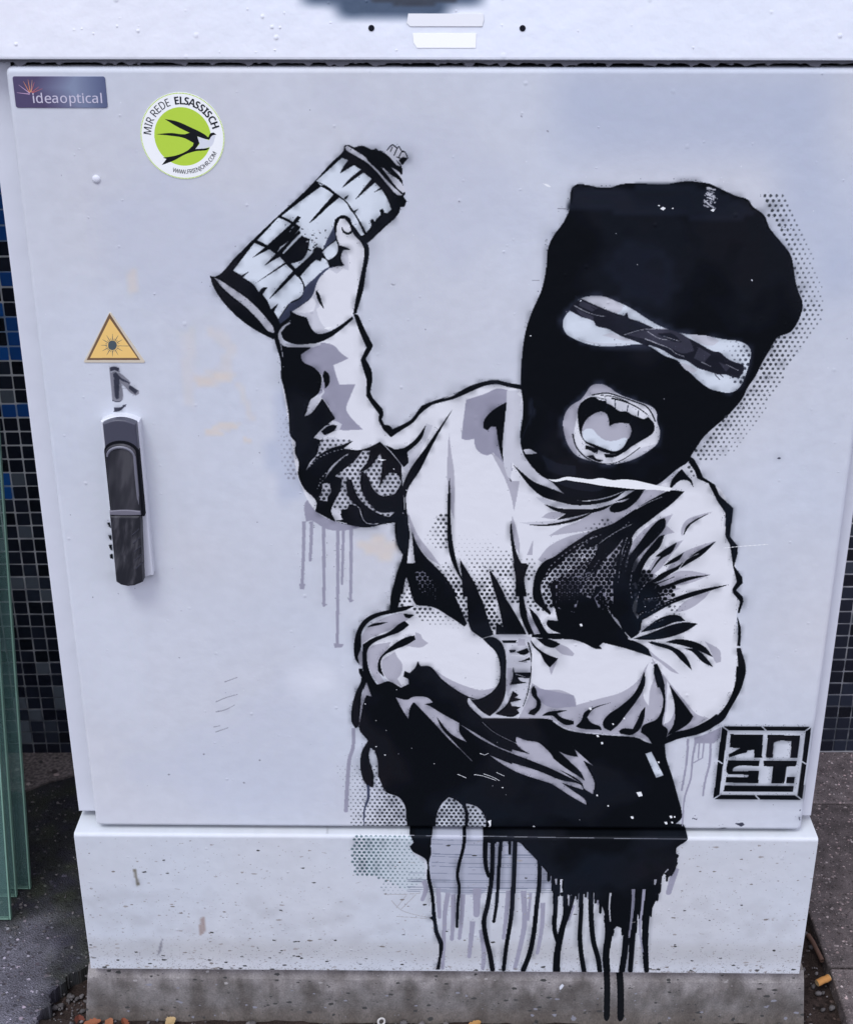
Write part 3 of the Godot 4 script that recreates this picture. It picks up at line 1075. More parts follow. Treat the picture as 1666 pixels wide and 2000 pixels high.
func handle(cab: Node3D, white: Material) -> void:
	var h := Node3D.new()
	place(h, "handle", cab)
	tag(h, "black swing lever handle in a white surround on the left of the door")
	var worn := Image.create(128, 256, false, Image.FORMAT_RGB8)
	var a := noise(0.03, 15, 4)
	for y in 256:
		for x in 128:
			var v := clampf(0.5 + 1.1 * a.get_noise_2d(x * 0.9 + y * 0.25, y * 0.28), 0.0, 1.0)
			var c := Color8(30, 31, 40).lerp(Color8(66, 66, 76), v * v)
			worn.set_pixel(x, y, own(int(c.r * 255), int(c.g * 255), int(c.b * 255)).linear_to_srgb())
	var wm := tex_mat(worn, 0.5, 0.4)
	var dk := mat(own(44, 46, 60), 0.5, 0.4)
	var st := begin()
	prism(st, arc_shape(-0.3958, -0.3520, 0.376, 0.5715, 0.0062, 0.004), -0.002, 0.0125, 0.0022)
	build(st, "surround", white, h)
	st = begin()
	prism(st, arc_shape(-0.3915, -0.3538, 0.530, 0.5720, 0.0052, 0.0), 0.010, 0.0215, 0.0022)
	build(st, "lock_housing", mat(own(64, 66, 84), 0.42, 0.45), h)
	st = begin()
	prism(st, arch_shape(-0.3926, -0.3536, 0.458, 0.5390, 0.0132), 0.010, 0.0222, 0.0008)
	build(st, "recess", mat(own(16, 18, 26), 0.8, 0.2), h)
	st = begin()
	prism(st, arch_shape(-0.3914, -0.3560, 0.460, 0.5370, 0.0120), 0.012, 0.0245, 0.0028, Transform3D.IDENTITY, Rect2(-0.394, 0.552, 0.12, 0.30))
	build(st, "lever", wm, h)
	# raised rim round the thumb pad
	st = begin()
	var rim: Array = []
	rim.append(Vector3(-0.3588, 0.474, 0.0226))
	rim.append(Vector3(-0.3584, 0.510, 0.0236))
	for i in 13:
		var w := PI * i / 12.0
		rim.append(Vector3(-0.3737 + 0.0152 * cos(w), 0.5335 + 0.0115 * sin(w), 0.0240 - 0.0012 * (1.0 - sin(w))))
	tube(st, rim, 0.0019)
	build(st, "rim", mat(own(104, 106, 124), 0.38, 0.5), h)
	st = begin()
	prism(st, arc_shape(-0.3926, -0.3570, 0.4612, 0.4660, 0.0016, 0.0006), 0.012, 0.0262, 0.0012)
	build(st, "band", mat(own(104, 104, 122), 0.5, 0.4), h)
	st = begin()
	prism(st, PackedVector2Array([Vector2(-0.3936, 0.374), Vector2(-0.388, 0.3695), Vector2(-0.380, 0.3678), Vector2(-0.372, 0.3688), Vector2(-0.3618, 0.3735), Vector2(-0.3575, 0.4605), Vector2(-0.3930, 0.4605)]), 0.011, 0.0265, 0.0036, Transform3D.IDENTITY, Rect2(-0.394, 0.4605, 0.037, 0.093))
	build(st, "grip", wm, h)
	for i in 5:                                        # finger ribs on the grip's right side
		st = begin()
		tube(st, [Vector3(-0.3685, 0.392 + i * 0.011, 0.0262), Vector3(-0.3600, 0.400 + i * 0.011, 0.0258)], 0.0009, 6)
		build(st, "rib", dk, h)

# ------------------------------------------------------------------ sheets of glass leaning on the wall
func glass() -> void:
	var says := ["front sheet of green glass leaning on the wall, standing furthest out", "middle sheet of green glass leaning between two others", "rear sheet of green glass leaning closest to the mosaic wall"]
	var spec := [[-0.666, -0.191, 0.215, 1.75], [-0.6715, -0.243, 0.205, 1.80], [-0.655, -0.262, 0.200, 1.84]]
	for i in 3:
		var s: Array = spec[i]
		var m := StandardMaterial3D.new()
		m.transparency = BaseMaterial3D.TRANSPARENCY_ALPHA
		m.albedo_color = Color(0.32, 0.46, 0.43, 0.26)
		m.roughness = 0.08
		m.metallic_specular = 0.5
		var t := thing("glass_sheet", says[i], "glass sheet", Vector3(s[0], 0.002, s[1]), "green glass sheets leaning against the wall")
		t.rotation.x = -atan(s[2])
		var st := begin()
		prism(st, PackedVector2Array([Vector2(-0.62, 0), Vector2(-0.0012, 0), Vector2(-0.0012, s[3]), Vector2(-0.62, s[3])]), -0.008, 0.0, 0.0006)
		build(st, "pane", m, t)
		# the ground edge, where the glass looks solid pale green
		st = begin()
		prism(st, PackedVector2Array([Vector2(-0.0012, 0.0), Vector2(0.0012, 0.0), Vector2(0.0012, s[3]), Vector2(-0.0012, s[3])]), -0.0075, -0.0003, 0.0005)
		build(st, "edge", mat(own(104, 138, 131), 0.5, 0.5), t)
		st = begin()
		prism(st, PackedVector2Array([Vector2(-0.62, 0.0005), Vector2(-0.002, 0.0005), Vector2(-0.002, 0.0025), Vector2(-0.62, 0.0025)]), -0.0073, 0.0004, 0.0003)
		build(st, "bottom_edge", mat(own(96, 128, 121), 0.5, 0.5), t)

# ------------------------------------------------------------------ litter
func rock_mesh(sd: int, sx: float, sy: float, sz: float) -> ArrayMesh:
	var r := RandomNumberGenerator.new()
	r.seed = sd
	var sp := SphereMesh.new()
	sp.radius = 1.0
	sp.height = 2.0
	sp.radial_segments = 8
	sp.rings = 5
	var mdt := MeshDataTool.new()
	var am := ArrayMesh.new()
	am.add_surface_from_arrays(Mesh.PRIMITIVE_TRIANGLES, sp.get_mesh_arrays())
	mdt.create_from_surface(am, 0)
	var n := noise(0.9, sd, 2)
	for i in mdt.get_vertex_count():
		var v := mdt.get_vertex(i)
		mdt.set_vertex(i, v * (1.0 + 0.45 * n.get_noise_3dv(v * 1.2)) * Vector3(sx, sy, sz))
	am.clear_surfaces()
	mdt.commit_to_surface(am)
	var st := SurfaceTool.new()
	st.create_from(am, 0)
	st.generate_normals()
	return st.commit()

func leaf_mesh(sd: int, ln: float, wd: float) -> ArrayMesh:      # a curled dry leaf scrap with thickness
	var r := RandomNumberGenerator.new()
	r.seed = sd
	var st := begin()
	var n := 10
	var pts: Array = []
	for i in n + 1:
		var t := float(i) / n
		var half := wd * 0.5 * pow(sin(PI * clampf(t * 0.92 + 0.05, 0, 1)), 0.7) * (0.75 + 0.5 * r.randf())
		var lift := ln * 0.25 * pow(t - 0.4, 2) * 4.0 * 0.4
		pts.append([Vector3(ln * (t - 0.5), lift + half * 0.5, -half), Vector3(ln * (t - 0.5), lift, 0), Vector3(ln * (t - 0.5), lift + half * 0.7, half)])
	for side in [0.0, -0.0006]:
		for i in n:
			for k in 2:
				var a: Vector3 = pts[i][k]
				var b: Vector3 = pts[i + 1][k]
				var c: Vector3 = pts[i + 1][k + 1]
				var d: Vector3 = pts[i][k + 1]
				var nrm := (c - a).cross(b - a).normalized()
				if nrm.y < 0: nrm = -nrm
				if side < 0: nrm = -nrm
				for v in [a, b, c, a, c, d]:
					st.set_normal(nrm)
					st.set_uv(Vector2(v.x, v.z))
					st.add_vertex(v + Vector3(0, side, 0))
	return st.commit()

func debris() -> void:
	# cigarette butt beside the right end of the foot
	var b := thing("cigarette_butt", "orange cigarette butt in the soil gap right of the foot", "cigarette butt", Vector3(0.546, 0.0, -0.078))
	b.rotation = Vector3(0, 0.45, 0.12)
	var st := begin()
	var rr: Array = []
	for i in 5: rr.append(Vector3(-0.0105 + i * 0.0052, 0.0004 * sin(i * 1.7), 0.0005 * sin(i * 2.3)))
	tube(st, rr, 0.0052, 12)
	build(st, "filter", mat(own(166, 120, 74), 0.85, 0.2), b)
	for e in [-0.0107, 0.0105]:
		st = begin()
		tube(st, [Vector3(e, 0, 0), Vector3(e + 0.0007, 0, 0), Vector3(e + 0.0008, 0, 0)], 0.0048, 12)
		disc_end(st, Vector3(e + (0.0008 if e > 0 else 0.0), 0, 0), 0.0048)
		build(st, "filter_end", mat(own(166, 144, 118), 0.9, 0.1), b)
	var tw := thing("twig", "short brown twig lying in the soil gap behind the cigarette butt", "twig", Vector3(0.552, -0.004, -0.150))
	st = begin()
	tube(st, [Vector3(0.004, 0, 0.028), Vector3(0.001, 0.003, 0.012), Vector3(-0.001, 0.003, -0.006), Vector3(-0.004, 0.001, -0.026)], 0.0036, 8)
	build(st, "stem", mat(own(84, 66, 62), 0.9, 0.2), tw)
	# a white pull ring in front of the foot
	var rg := thing("pull_ring", "small white plastic ring standing in the grit before the foot", "ring", Vector3(-0.090, 0.004, 0.013))
	rg.rotation = Vector3(-0.35, 0.3, 0.2)
	var to := TorusMesh.new()
	to.inner_radius = 0.0032
	to.outer_radius = 0.0062
	to.rings = 20
	to.ring_segments = 8
	var tmi := MeshInstance3D.new()
	tmi.mesh = to
	tmi.rotation.x = PI / 2
	tmi.material_override = mat(own(176, 176, 184), 0.5, 0.4)
	place(tmi, "loop", rg)
	# dry leaves
	var lv := [[-0.492, 0.018, 0.024, 0.012, 124, 78, 60, 0.2, "orange dry leaf at the left end of the concrete foot"], [-0.470, 0.019, 0.018, 0.011, 136, 92, 72, 1.3, "paler orange leaf scrap beside the first at the foot's left end"], [-0.448, 0.017, 0.016, 0.010, 112, 66, 52, 2.2, "rust brown leaf scrap tucked against the foot"], [-0.384, 0.014, 0.016, 0.013, 160, 140, 110, 0.8, "cream yellow leaf scrap in the grit before the foot"], [0.040, 0.014, 0.018, 0.010, 150, 116, 76, 0.3, "tan leaf scrap below the middle of the foot"], [-0.515, 0.006, 0.020, 0.014, 92, 54, 48, 1.9, "dark red leaf scrap in the broken pit left of the foot"]]
	for i in lv.size():
		var l: Array = lv[i]
		var o := MeshInstance3D.new()
		o.mesh = leaf_mesh(100 + i, l[2], l[3])
		o.material_override = mat(own(l[4], l[5], l[6]), 0.8, 0.2)
		o.position = Vector3(l[0], 0.001 if l[1] > 0.01 else -0.008, l[1])
		o.rotation = Vector3(0.3, l[7], 0.1)
		place(o, "dry_leaf")
		tag(o, l[8], "leaf", "dry leaves around the foot")
	# grit: loose stones on soil and asphalt
	var places: Array = []
	for i in 420: places.append(Vector3(rng.randf_range(-0.53, 0.56), -0.006 + 0.006 * rng.randf(), rng.randf_range(0.008, 0.07)))
	for i in 90: places.append(Vector3(rng.randf_range(-0.57, -0.51), -0.02, rng.randf_range(-0.06, 0.05)))
	for i in 120: places.append(Vector3(rng.randf_range(0.505, 0.555), -0.016, rng.randf_range(-0.45, 0.05)))
	for i in 420: places.append(Vector3(rng.randf_range(-0.80, -0.50), 0.0005, rng.randf_range(-0.60, 0.05)))
	var mm := MultiMesh.new()
	mm.transform_format = MultiMesh.TRANSFORM_3D
	mm.use_colors = true
	mm.mesh = rock_mesh(5, 1.0, 0.6, 0.8)
	mm.instance_count = places.size()
	for i in places.size():
		var s := 0.0014 + 0.0042 * pow(rng.randf(), 3.0)
		if i >= 630: s = 0.0010 + 0.0020 * pow(rng.randf(), 3.0)
		mm.set_instance_transform(i, Transform3D(Basis.from_euler(Vector3(rng.randf() * 0.6, rng.randf() * TAU, rng.randf() * 0.6)).scaled(Vector3.ONE * s), places[i]))
		var v := 0.55 + 0.9 * rng.randf() * rng.randf()
		mm.set_instance_color(i, Color(0.13 * v, 0.12 * v, 0.118 * v))
	var mi := MultiMeshInstance3D.new()
	mi.multimesh = mm
	var gm := mat(Color.WHITE, 0.8, 0.3)
	gm.vertex_color_use_as_albedo = true
	mi.material_override = gm
	place(mi, "gravel")
	tag(mi, "loose grey grit and pebbles around the concrete foot", "gravel", "", "stuff")

func disc_end(st: SurfaceTool, at: Vector3, r: float) -> void:
	for i in 12:
		for v in [at, at + Vector3(0, cos(TAU * i / 12), sin(TAU * i / 12)) * r, at + Vector3(0, cos(TAU * (i + 1) / 12), sin(TAU * (i + 1) / 12)) * r]:
			st.set_normal(Vector3(signf(at.x), 0, 0))
			st.set_uv(Vector2.ZERO)
			st.add_vertex(v)

# ------------------------------------------------------------------ the sprayed figure: outlines in tenths of a millimetre from the surface's upper left corner
func door_top_paint(p: Paint) -> void:
	p.fill("E", [5554,1176,5606,1185,5646,1218,5594,1205])
	p.fill("E", [3190,2776,3234,2757,3282,2754,3247,2787])
	p.fill("E", [3757,4330,3863,4341,3820,4357])
	p.fill("E", [5733,4576,5826,4579,5938,4547,6109,4562,6224,4577,6336,4558,6480,4584,6607,4575,6736,4586,6895,4624,7039,4659,7176,4681,7143,4724,6971,4706,6757,4699,6542,4677,6341,4654,6169,4621,6026,4601,5940,4586,5855,4607,5784,4605])
	p.stroke("E", 9, 3, [5002,8372,5065,8400,5112,8371])
	p.stroke("E", 9, 3, [4724,8694,4835,8750])
	p.stroke("E", 9, 3, [4937,8698,5039,8716,5214,8785])
	p.stroke("E", 9, 3, [5055,8686,5181,8738,5261,8790])
	p.stroke("E", 9, 3, [5219,8662,5323,8718])
	p.fill("E", [7023,8957,7084,8947,7109,9012,7059,9026])
	p.fill("E", [6507,8999,6527,8995,6536,9018,6519,9024])
	p.fill("E", [6970,9338,7003,9332,7017,9369,6990,9377])
	p.fill("E", [5707,9503,5736,9499,5747,9530,5723,9536])
	p.fill("E", [7471,9324,7504,9318,7518,9355,7492,9363])
	p.fill("E", [7527,9330,7548,9326,7557,9349,7540,9355])
	p.fill("E", [7414,9422,7448,9416,7461,9453,7435,9462])
	p.fill("E", [7500,9418,7524,9414,7534,9439,7515,9445])
	p.fill("E", [6524,8194,6552,8190,6562,8220,6539,8226])
	p.fill("E", [6464,8088,6492,8084,6503,8113,6480,8119])
	p.fill("E", [6179,6490,6210,6484,6222,6517,6197,6524])
	p.fill("E", [7261,8481,7284,8477,7293,8502,7275,8507])
	p.fill("E", [6787,7829,6806,7825,6815,7847,6799,7853])
	p.fill("E", [6348,7682,6380,7676,6393,7710,6367,7718])
	p.fill("E", [6660,9164,6678,9160,6686,9181,6670,9185])
	p.fill("E", [6653,7912,6673,7908,6681,7930,6665,7936])
	p.fill("E", [3551,7641,3573,7642,3562,7655])
	p.fill("E", [3809,8032,3828,8034,3819,8043])
	p.fill("E", [3675,8275,3700,8277,3688,8290])
	p.fill("E", [3785,8399,3813,8403,3798,8418])
	p.fill("E", [3687,7887,3706,7888,3697,7898])
	p.fill("E", [5289,8889,5317,8893,5303,8908])
	p.fill("E", [4417,8530,4433,8532,4425,8541])
	p.fill("E", [6806,1439,6836,1419,6868,1432,6844,1460])
	p.fill("E", [6779,1407,6791,1400,6805,1405,6795,1417])
	p.fill("E", [6930,1436,6941,1428,6953,1433,6943,1444])
	p.fill("E", [5464,2851,5476,2843,5488,2849,5478,2860])
	p.fill("E", [7341,1455,7366,1439,7393,1449,7374,1473])
	p.stroke("E", 6, 6, [7832,5453,7975,5436,8357,5401])
	p.fill("E", [5121,9428,5168,9408,5163,9546,5123,9546,5146,9487])

func door_paint(p: Paint) -> void:
	p.mist("b1", 0.55, 45, [889,1196,1608,1033,2393,1519,3284,1030,3598,1516,2463,2304,1475,2772,1006,2308])
	p.mist("b1", 0.5, 60, [3309,195,5222,866,5565,1511,4698,2070,3926,1570])
	p.mist("b2", 0.6, 70, [5728,141,8602,86,8930,2285,8763,2748,7913,1020,6828,863,5872,1024])
	p.mist("b2", 0.5, 18, [2768,3064,2961,4043,2996,4747,2690,4945,2477,4362])
	p.mist("b1", 0.35, 60, [2853,7097,3181,9090,1444,9265,500,8632])
	p.mist("b3", 0.5, 70, [253,1524,989,3130,1251,5691,369,8633,-112,6394])
	p.mist("st", 0.34, 7.5, [1095,2125,1180,2108,1185,2308,1130,2423,1067,2377])
	p.mist("st", 0.22, 9.0, [1901,2770,2098,2799,2211,3006,2123,3337,1829,3429,1720,3338,2015,3216,2085,3006,1923,2859])
	p.mist("st", 0.4, 7.5, [1705,3381,2068,3294,2238,3336,2060,3428,1769,3466])
	p.mist("st", 0.17, 9.0, [1613,2830,1759,2771,1721,3736,1592,3675])
	p.mist("st", 0.46, 6.0, [1803,3998,1974,3897,2218,3908,2156,3984,1967,3997,2023,4047,1818,4048])
	p.mist("st", 0.25, 7.5, [2237,3367,2385,3858,2335,3920,2187,3427])
	p.mist("st", 0.43, 4.5, [2233,4071,2326,4096,2311,4147,2235,4134])
	p.mist("st", 0.43, 12.0, [3520,5421,3764,5305,3993,5405,3942,5642,3608,5576])
	p.mist("wh", 0.8, 30, [2597,7172,3106,7095,3159,7464,2707,7617])
	p.fill("K", [566,5156,600,5154,606,5236,589,5212])
	p.fill("K", [567,5326,603,5323,596,5392,579,5373])
	p.fill("K", [560,5451,598,5448,593,5523,572,5504])
	p.fill("K", [560,5574,594,5571,594,5637,561,5627])
	p.fill("K", [974,5284,1015,5471,1053,5558,1014,5622,984,5710,966,5647])
	p.fill("K", [966,5787,1002,5767,1020,5818,985,5837])
	p.fill("pg", [775,3237,806,3225,854,3225,887,3244,885,3299,920,3328,996,3407,986,3444,1085,3510,1078,3546,1045,3569,1011,3554,897,3430,887,3621,864,3643,814,3652,771,3629,775,3408])
	p.fill("pd", [780,3237,833,3226,880,3241,876,3284,829,3266,783,3281])
	p.fill("pd", [811,3310,840,3295,861,3313,871,3335,989,3415,973,3437,933,3415,875,3371,847,3606,818,3614,807,3584,813,3364])
	p.fill("pg", [914,3400,974,3422,956,3473,929,3459])
	p.fill("pd", [986,3444,1071,3510,1039,3554,969,3481])
	p.stroke("pd", 6, 6, [775,3629,815,3647,876,3632])
	p.stroke("L", 6, 6, [785,3292,829,3273,875,3299])
	p.fill("pd", [780,3712,815,3717,858,3711,887,3695,881,3687,928,3674,914,3706,904,3702,869,3739,833,3760,777,3766])
	p.stroke("pg", 12, 5, [1701,7625,1832,7562,1973,7515])
	p.stroke("pg", 12, 5, [1685,7775,1797,7747,1929,7670])
	p.stroke("pg", 12, 5, [1642,8000,1725,7980])
	p.stroke("pg", 12, 5, [1661,8077,1829,8007])
	p.stroke("pg", 11, 5, [1822,7337,1986,7267])
	p.fill("pg", [2184,8497,2201,8483,2217,8497,2200,8511])
	p.fill("pg", [1964,8848,1982,8834,1998,8848,1980,8863])
	p.fill("pg", [1475,8412,1493,8398,1508,8412,1491,8426])
	p.fill("pg", [1006,8727,1024,8713,1039,8727,1022,8741])
	p.fill("pd", [8117,9540,8185,9511,8244,9516,8165,9554])
	p.fill("pd", [8330,9438,8433,9423,8460,9460,8416,9489])
	p.stroke("pd", 12, 12, [7777,9357,7836,9379])
	p.fill("pd", [9153,9318,9179,9403,9149,9346])
	p.fill("pd", [9148,9204,9166,9221,9147,9238])
	p.fill("pd", [8343,4304,8370,4290,8395,4301,8372,4315])
	p.fill("pg", [3933,2261,3973,2275,3999,2268,3959,2286])
	p.stroke("pg", 8, 3, [5720,1439,5812,1446])
	p.stroke("pg", 7, 1, [5470,2222,5557,2222])
	p.stroke("pg", 13, 5, [5302,479,5318,495])
	p.stroke("pg", 13, 5, [5578,629,5594,645])
	p.mist("K", 0.8, 9, [3974,5080,4076,4952,4117,5271,4101,5529,4042,5579,3971,5368])
	p.mist("K", 0.75, 8, [4008,5676,4125,5675,4019,6174,3973,6326,3869,6309,3946,5973])
	p.dots("pg", 0.6, 0.15, [2832,4254,2551,4210], [2604,3654,2752,3772,2846,4254,2832,4624,2689,4625,2646,4286])
	p.fill("G", [2908,4890,2953,4842,3037,4905,3190,5062,3621,5188,3359,5245,3185,5238,3107,5207,3043,5159,2972,5119,2913,5136,2897,4985])
	p.stroke("G", 43, 34, [2887,5129,2865,5566,2830,6013])
	p.stroke("G", 42, 34, [2977,5129,2963,5383,2942,5641])
	p.stroke("G", 43, 34, [3116,5128,3105,5681,3088,6249])
	p.stroke("G", 43, 34, [3285,5127,3263,5955,3234,6818])
	p.stroke("G", 37, 29, [3351,5127,3335,5536,3312,5955])
	p.stroke("G", 43, 34, [3441,5126,3429,5652,3411,6191])
	p.fill("G", [2801,5957,2875,5957,2854,6034,2805,6027])
	p.fill("G", [3191,6775,3316,6789,3290,6832,3202,6840])
	p.fill("G", [3375,6149,3455,6177,3405,6212])
	p.fill("G", [3058,6207,3132,6235,3081,6277])
	p.fill("W", [3361,1576,3414,1536,3486,1549,3518,1616,3549,1695,3640,1802,3658,1882,3655,2044,3626,2180,3568,2373,3537,2567,3516,2623,3371,2736,3233,2807,3136,2835,3070,2793,3020,2667,2912,2639,2833,2597,3069,2416,3143,2223,3240,2113,3334,2072,3415,2045,3404,1950,3380,1856,3356,1749,3352,1656])
	p.fill("K", [1971,2185,2031,2192,2258,1980,2454,1791,2744,1525,2962,1334,3158,1146,3325,966,3458,838,3469,790,3501,777,3564,805,3652,787,3767,831,3797,815,3825,840,3870,844,3992,926,4062,996,4067,1144,4102,1289,4076,1315,4115,1367,4092,1423,4046,1432,4033,1489,3860,1661,3692,1815,3645,1842,3386,2154,3109,2429,2759,2738,2688,2794,2629,2901,2483,2823,2286,2683,2107,2488,2004,2308])
	p.fill("L", [3472,803,3498,787,3600,848,3695,914,3714,946,3803,1029,3905,1144,4073,1302,4028,1306,3931,1215,3803,1061,3701,965,3586,895,3484,832])
	p.fill("L", [3849,1009,3932,1048,3990,1105,4035,1144,4080,1202,4109,1269,4073,1280,4009,1221,3932,1118])
	p.stroke("K", 16, 16, [3868,996,3971,1092,4061,1137])
	p.fill("L", [3948,1007,4010,1038,4066,1099,4069,1137,4029,1092])
	p.fill("L", [3857,847,3906,841,3986,911,4052,1000,4024,996,3934,901])
	p.fill("L", [3915,837,3945,799,3974,776,4010,805,4036,794,4069,843,4100,850,4125,900,4130,919,4065,986,4040,951,3992,907])
	p.stroke("K", 9, 9, [3915,835,3942,793,3977,774])
	p.stroke("K", 8, 8, [3945,852,3971,802])
	p.stroke("K", 8, 8, [3986,888,4019,818,4038,796])
	p.stroke("K", 8, 8, [4031,920,4064,850,4102,850,4130,913,4069,983])
	p.stroke("G", 12, 12, [3935,812,3980,780,4012,809,4051,799])
	p.stroke("K", 9, 9, [3974,776,4012,809,4038,794,4069,842,4102,850])
	p.fill("K", [4034,936,4076,903,4130,916,4068,987])
	p.stroke("K", 8, 8, [4012,901,4057,920])
	p.fill("C", [3437,911,3505,937,3454,1004,3413,1078,3492,1029,3564,988,3637,1035,3516,1132,3422,1236,3541,1151,3663,1064,3747,1132,3650,1248,3570,1352,3682,1255,3782,1170,3839,1224,3767,1274,3852,1241,3916,1352,3954,1456,3908,1498,3873,1487,3863,1446,3830,1463,3838,1516,3795,1555,3773,1591,3751,1555,3727,1573,3734,1635,3681,1705,3611,1576,3554,1487,3471,1368,3356,1277,3241,1197,3208,1206,3157,1156,3297,1036])
	p.fill("C", [3208,1213,3278,1249,3342,1297,3220,1432,3098,1570,3070,1606,3138,1557,3259,1445,3400,1329,3471,1381,3521,1470,3549,1499,3661,1728,3621,1738,3518,1602,3428,1536,3348,1563,3332,1669,3248,1843,3206,1890,3102,1830,3000,1710,2899,1604,2777,1527,3000,1360])
	p.stroke("K", 8, 8, [3157,1161,3241,1197,3356,1284,3471,1375,3554,1490,3674,1711])
	p.fill("K", [3541,1477,3600,1451,3567,1490])
	p.fill("K", [3446,1337,3501,1300,3471,1353])
	p.fill("C", [2743,1545,2808,1571,2879,1610,2735,1737,2597,1858,2500,1794])
	p.fill("C", [3064,1790,3129,1830,3106,1910,2989,2032,2906,2103,2855,2046,2976,2005,3047,1897])
	p.fill("C", [3236,1998,3295,2059,3199,2140,3005,2308,2981,2251,2949,2189,3109,2018,3177,1971])
	p.fill("C", [2899,1604,3004,1617,3209,1816,3100,1890,3049,1830,2962,1683,2866,1777,2713,1925,2771,1817])
	p.fill("K", [2986,1538,2948,1528,2886,1604,2748,1750,2685,1817,2623,1871,2675,1891,2729,1871,2852,1790,2969,1663,2918,1624])
	p.fill("K", [3071,1776,2999,1750,2862,1857,2799,1945,2786,2019,2855,2042,2922,2019,3033,1911])
	p.fill("K", [3100,1890,3167,1881,3216,1917,3182,2018,3123,1998,2943,2171,2898,2128,3029,2019,3132,1944])
	p.stroke("C", 32, 19, [3007,1703,2905,1797,2780,1931])
	p.stroke("C", 13, 5, [2918,1617,2856,1697])
	p.stroke("K", 18, 18, [2744,1538,2822,1558,2899,1604,2963,1650])
	p.stroke("K", 19, 19, [2481,1791,2623,1865,2725,1952,2802,2033,2879,2114,2943,2182,2992,2305])
	p.stroke("L", 13, 13, [3056,1666,3051,1672])
	p.stroke("K", 8, 8, [3020,1876,3037,1873])
	p.stroke("K", 8, 8, [3093,1736,3116,1731])
	p.stroke("L", 12, 12, [3124,1759,3124,1771])
	p.stroke("K", 15, 15, [3089,1784,3097,1790])
	p.stroke("K", 13, 13, [3095,1812,3092,1807])
	p.stroke("L", 13, 13, [3031,1805,3054,1803])
	p.stroke("K", 13, 13, [2988,1798,3012,1798])
	p.stroke("K", 13, 13, [3242,1676,3239,1692])
	p.stroke("L", 10, 10, [3064,1756,3071,1760])
	p.stroke("K", 16, 16, [3107,1857,3109,1867])
	p.stroke("K", 10, 10, [3009,1793,3009,1798])
	p.stroke("L", 11, 11, [3152,1862,3162,1865])
	p.stroke("K", 14, 14, [3219,1852,3242,1852])
	p.stroke("K", 13, 13, [3005,1799,3013,1798])
	p.stroke("L", 7, 7, [3238,1709,3265,1708])
	p.stroke("K", 15, 15, [3223,1924,3217,1932])
	p.stroke("K", 8, 8, [3162,1879,3188,1878])
	p.stroke("L", 14, 14, [3063,1878,3063,1892])
	p.stroke("K", 9, 9, [3178,1711,3191,1707])
	p.stroke("K", 16, 16, [3144,1836,3143,1832])
	p.stroke("L", 12, 12, [2995,1646,2994,1643])
	p.stroke("K", 14, 14, [3119,1735,3121,1740])
	p.stroke("K", 7, 7, [3116,1719,3131,1717])
	p.stroke("L", 10, 10, [2966,1634,2982,1631])
	p.stroke("K", 9, 9, [2985,1665,3007,1670])
	p.stroke("K", 14, 14, [3123,1812,3124,1822])
	p.stroke("L", 14, 14, [3111,1798,3133,1811])
	p.stroke("K", 14, 14, [3115,1843,3138,1843])
	p.stroke("K", 16, 16, [3050,1889,3073,1901])
	p.stroke("L", 12, 12, [3160,1676,3180,1689])
	p.stroke("K", 13, 13, [3144,1763,3138,1773])
	p.stroke("K", 8, 8, [3021,1720,3026,1727])
	p.stroke("L", 7, 7, [3088,1870,3090,1886])
	p.stroke("K", 8, 1, [2878,1638,2837,1657])
	p.stroke("K", 8, 1, [2913,1602,2873,1613])
	p.stroke("K", 8, 1, [2845,1701,2804,1720])
	p.stroke("K", 8, 1, [2711,1852,2671,1867])
	p.stroke("K", 8, 1, [2789,1729,2749,1745])
	p.stroke("K", 8, 1, [2752,1823,2712,1842])
	p.stroke("K", 8, 1, [2876,1680,2836,1692])
	p.stroke("K", 8, 1, [2918,1624,2877,1648])
	p.stroke("K", 8, 1, [2876,1673,2836,1682])
	p.stroke("K", 8, 1, [2831,1681,2791,1693])
	p.stroke("K", 8, 1, [2911,1625,2871,1646])
	p.stroke("K", 8, 1, [2783,1766,2742,1792])
	p.stroke("K", 8, 1, [2920,1602,2880,1624])
	p.stroke("K", 8, 1, [2691,1879,2651,1902])
	p.stroke("K", 8, 1, [2718,1874,2678,1886])
	p.stroke("K", 8, 1, [2713,1851,2672,1878])
	p.stroke("K", 8, 1, [2788,1768,2747,1795])
	p.stroke("K", 8, 1, [2891,1664,2851,1685])
	p.stroke("K", 8, 1, [2934,1625,2894,1640])
	p.stroke("K", 8, 1, [2877,1657,2837,1668])
	p.stroke("K", 8, 1, [2700,1870,2659,1882])
	p.stroke("K", 8, 1, [2718,1842,2678,1859])
	p.stroke("K", 8, 1, [2835,1722,2794,1744])
	p.stroke("K", 8, 1, [2963,1588,2923,1596])
	p.stroke("K", 8, 1, [2868,1650,2828,1662])
	p.stroke("K", 8, 1, [2700,1830,2660,1840])
	p.fill("C", [2473,1818,2583,1869,2514,1925,2444,1982,2629,1887,2699,1941,2630,2006,2560,2077,2649,2020,2741,1968,2795,2033,2609,2163,2442,2280,2636,2156,2804,2049,2878,2128,2738,2279,2596,2448,2750,2313,2899,2165,2957,2226,2983,2305,2962,2402,2824,2486,2752,2583,2694,2671,2650,2584,2702,2489,2618,2559,2579,2459,2531,2390,2591,2311,2548,2311,2492,2365,2442,2282,2326,2200,2399,2133,2314,2179,2223,2126,2352,1966])
	p.fill("L", [2011,2201,2069,2226,2198,2315,2341,2418,2457,2529,2559,2654,2635,2766,2646,2833,2579,2809,2476,2682,2335,2529,2129,2349])
	p.fill("T", [2999,2312,3123,2195,3233,2100,3334,2069,3253,2116,3156,2236,3112,2346,3069,2416,2888,2555,2825,2604,2807,2493,2878,2472,2961,2416,2985,2347])
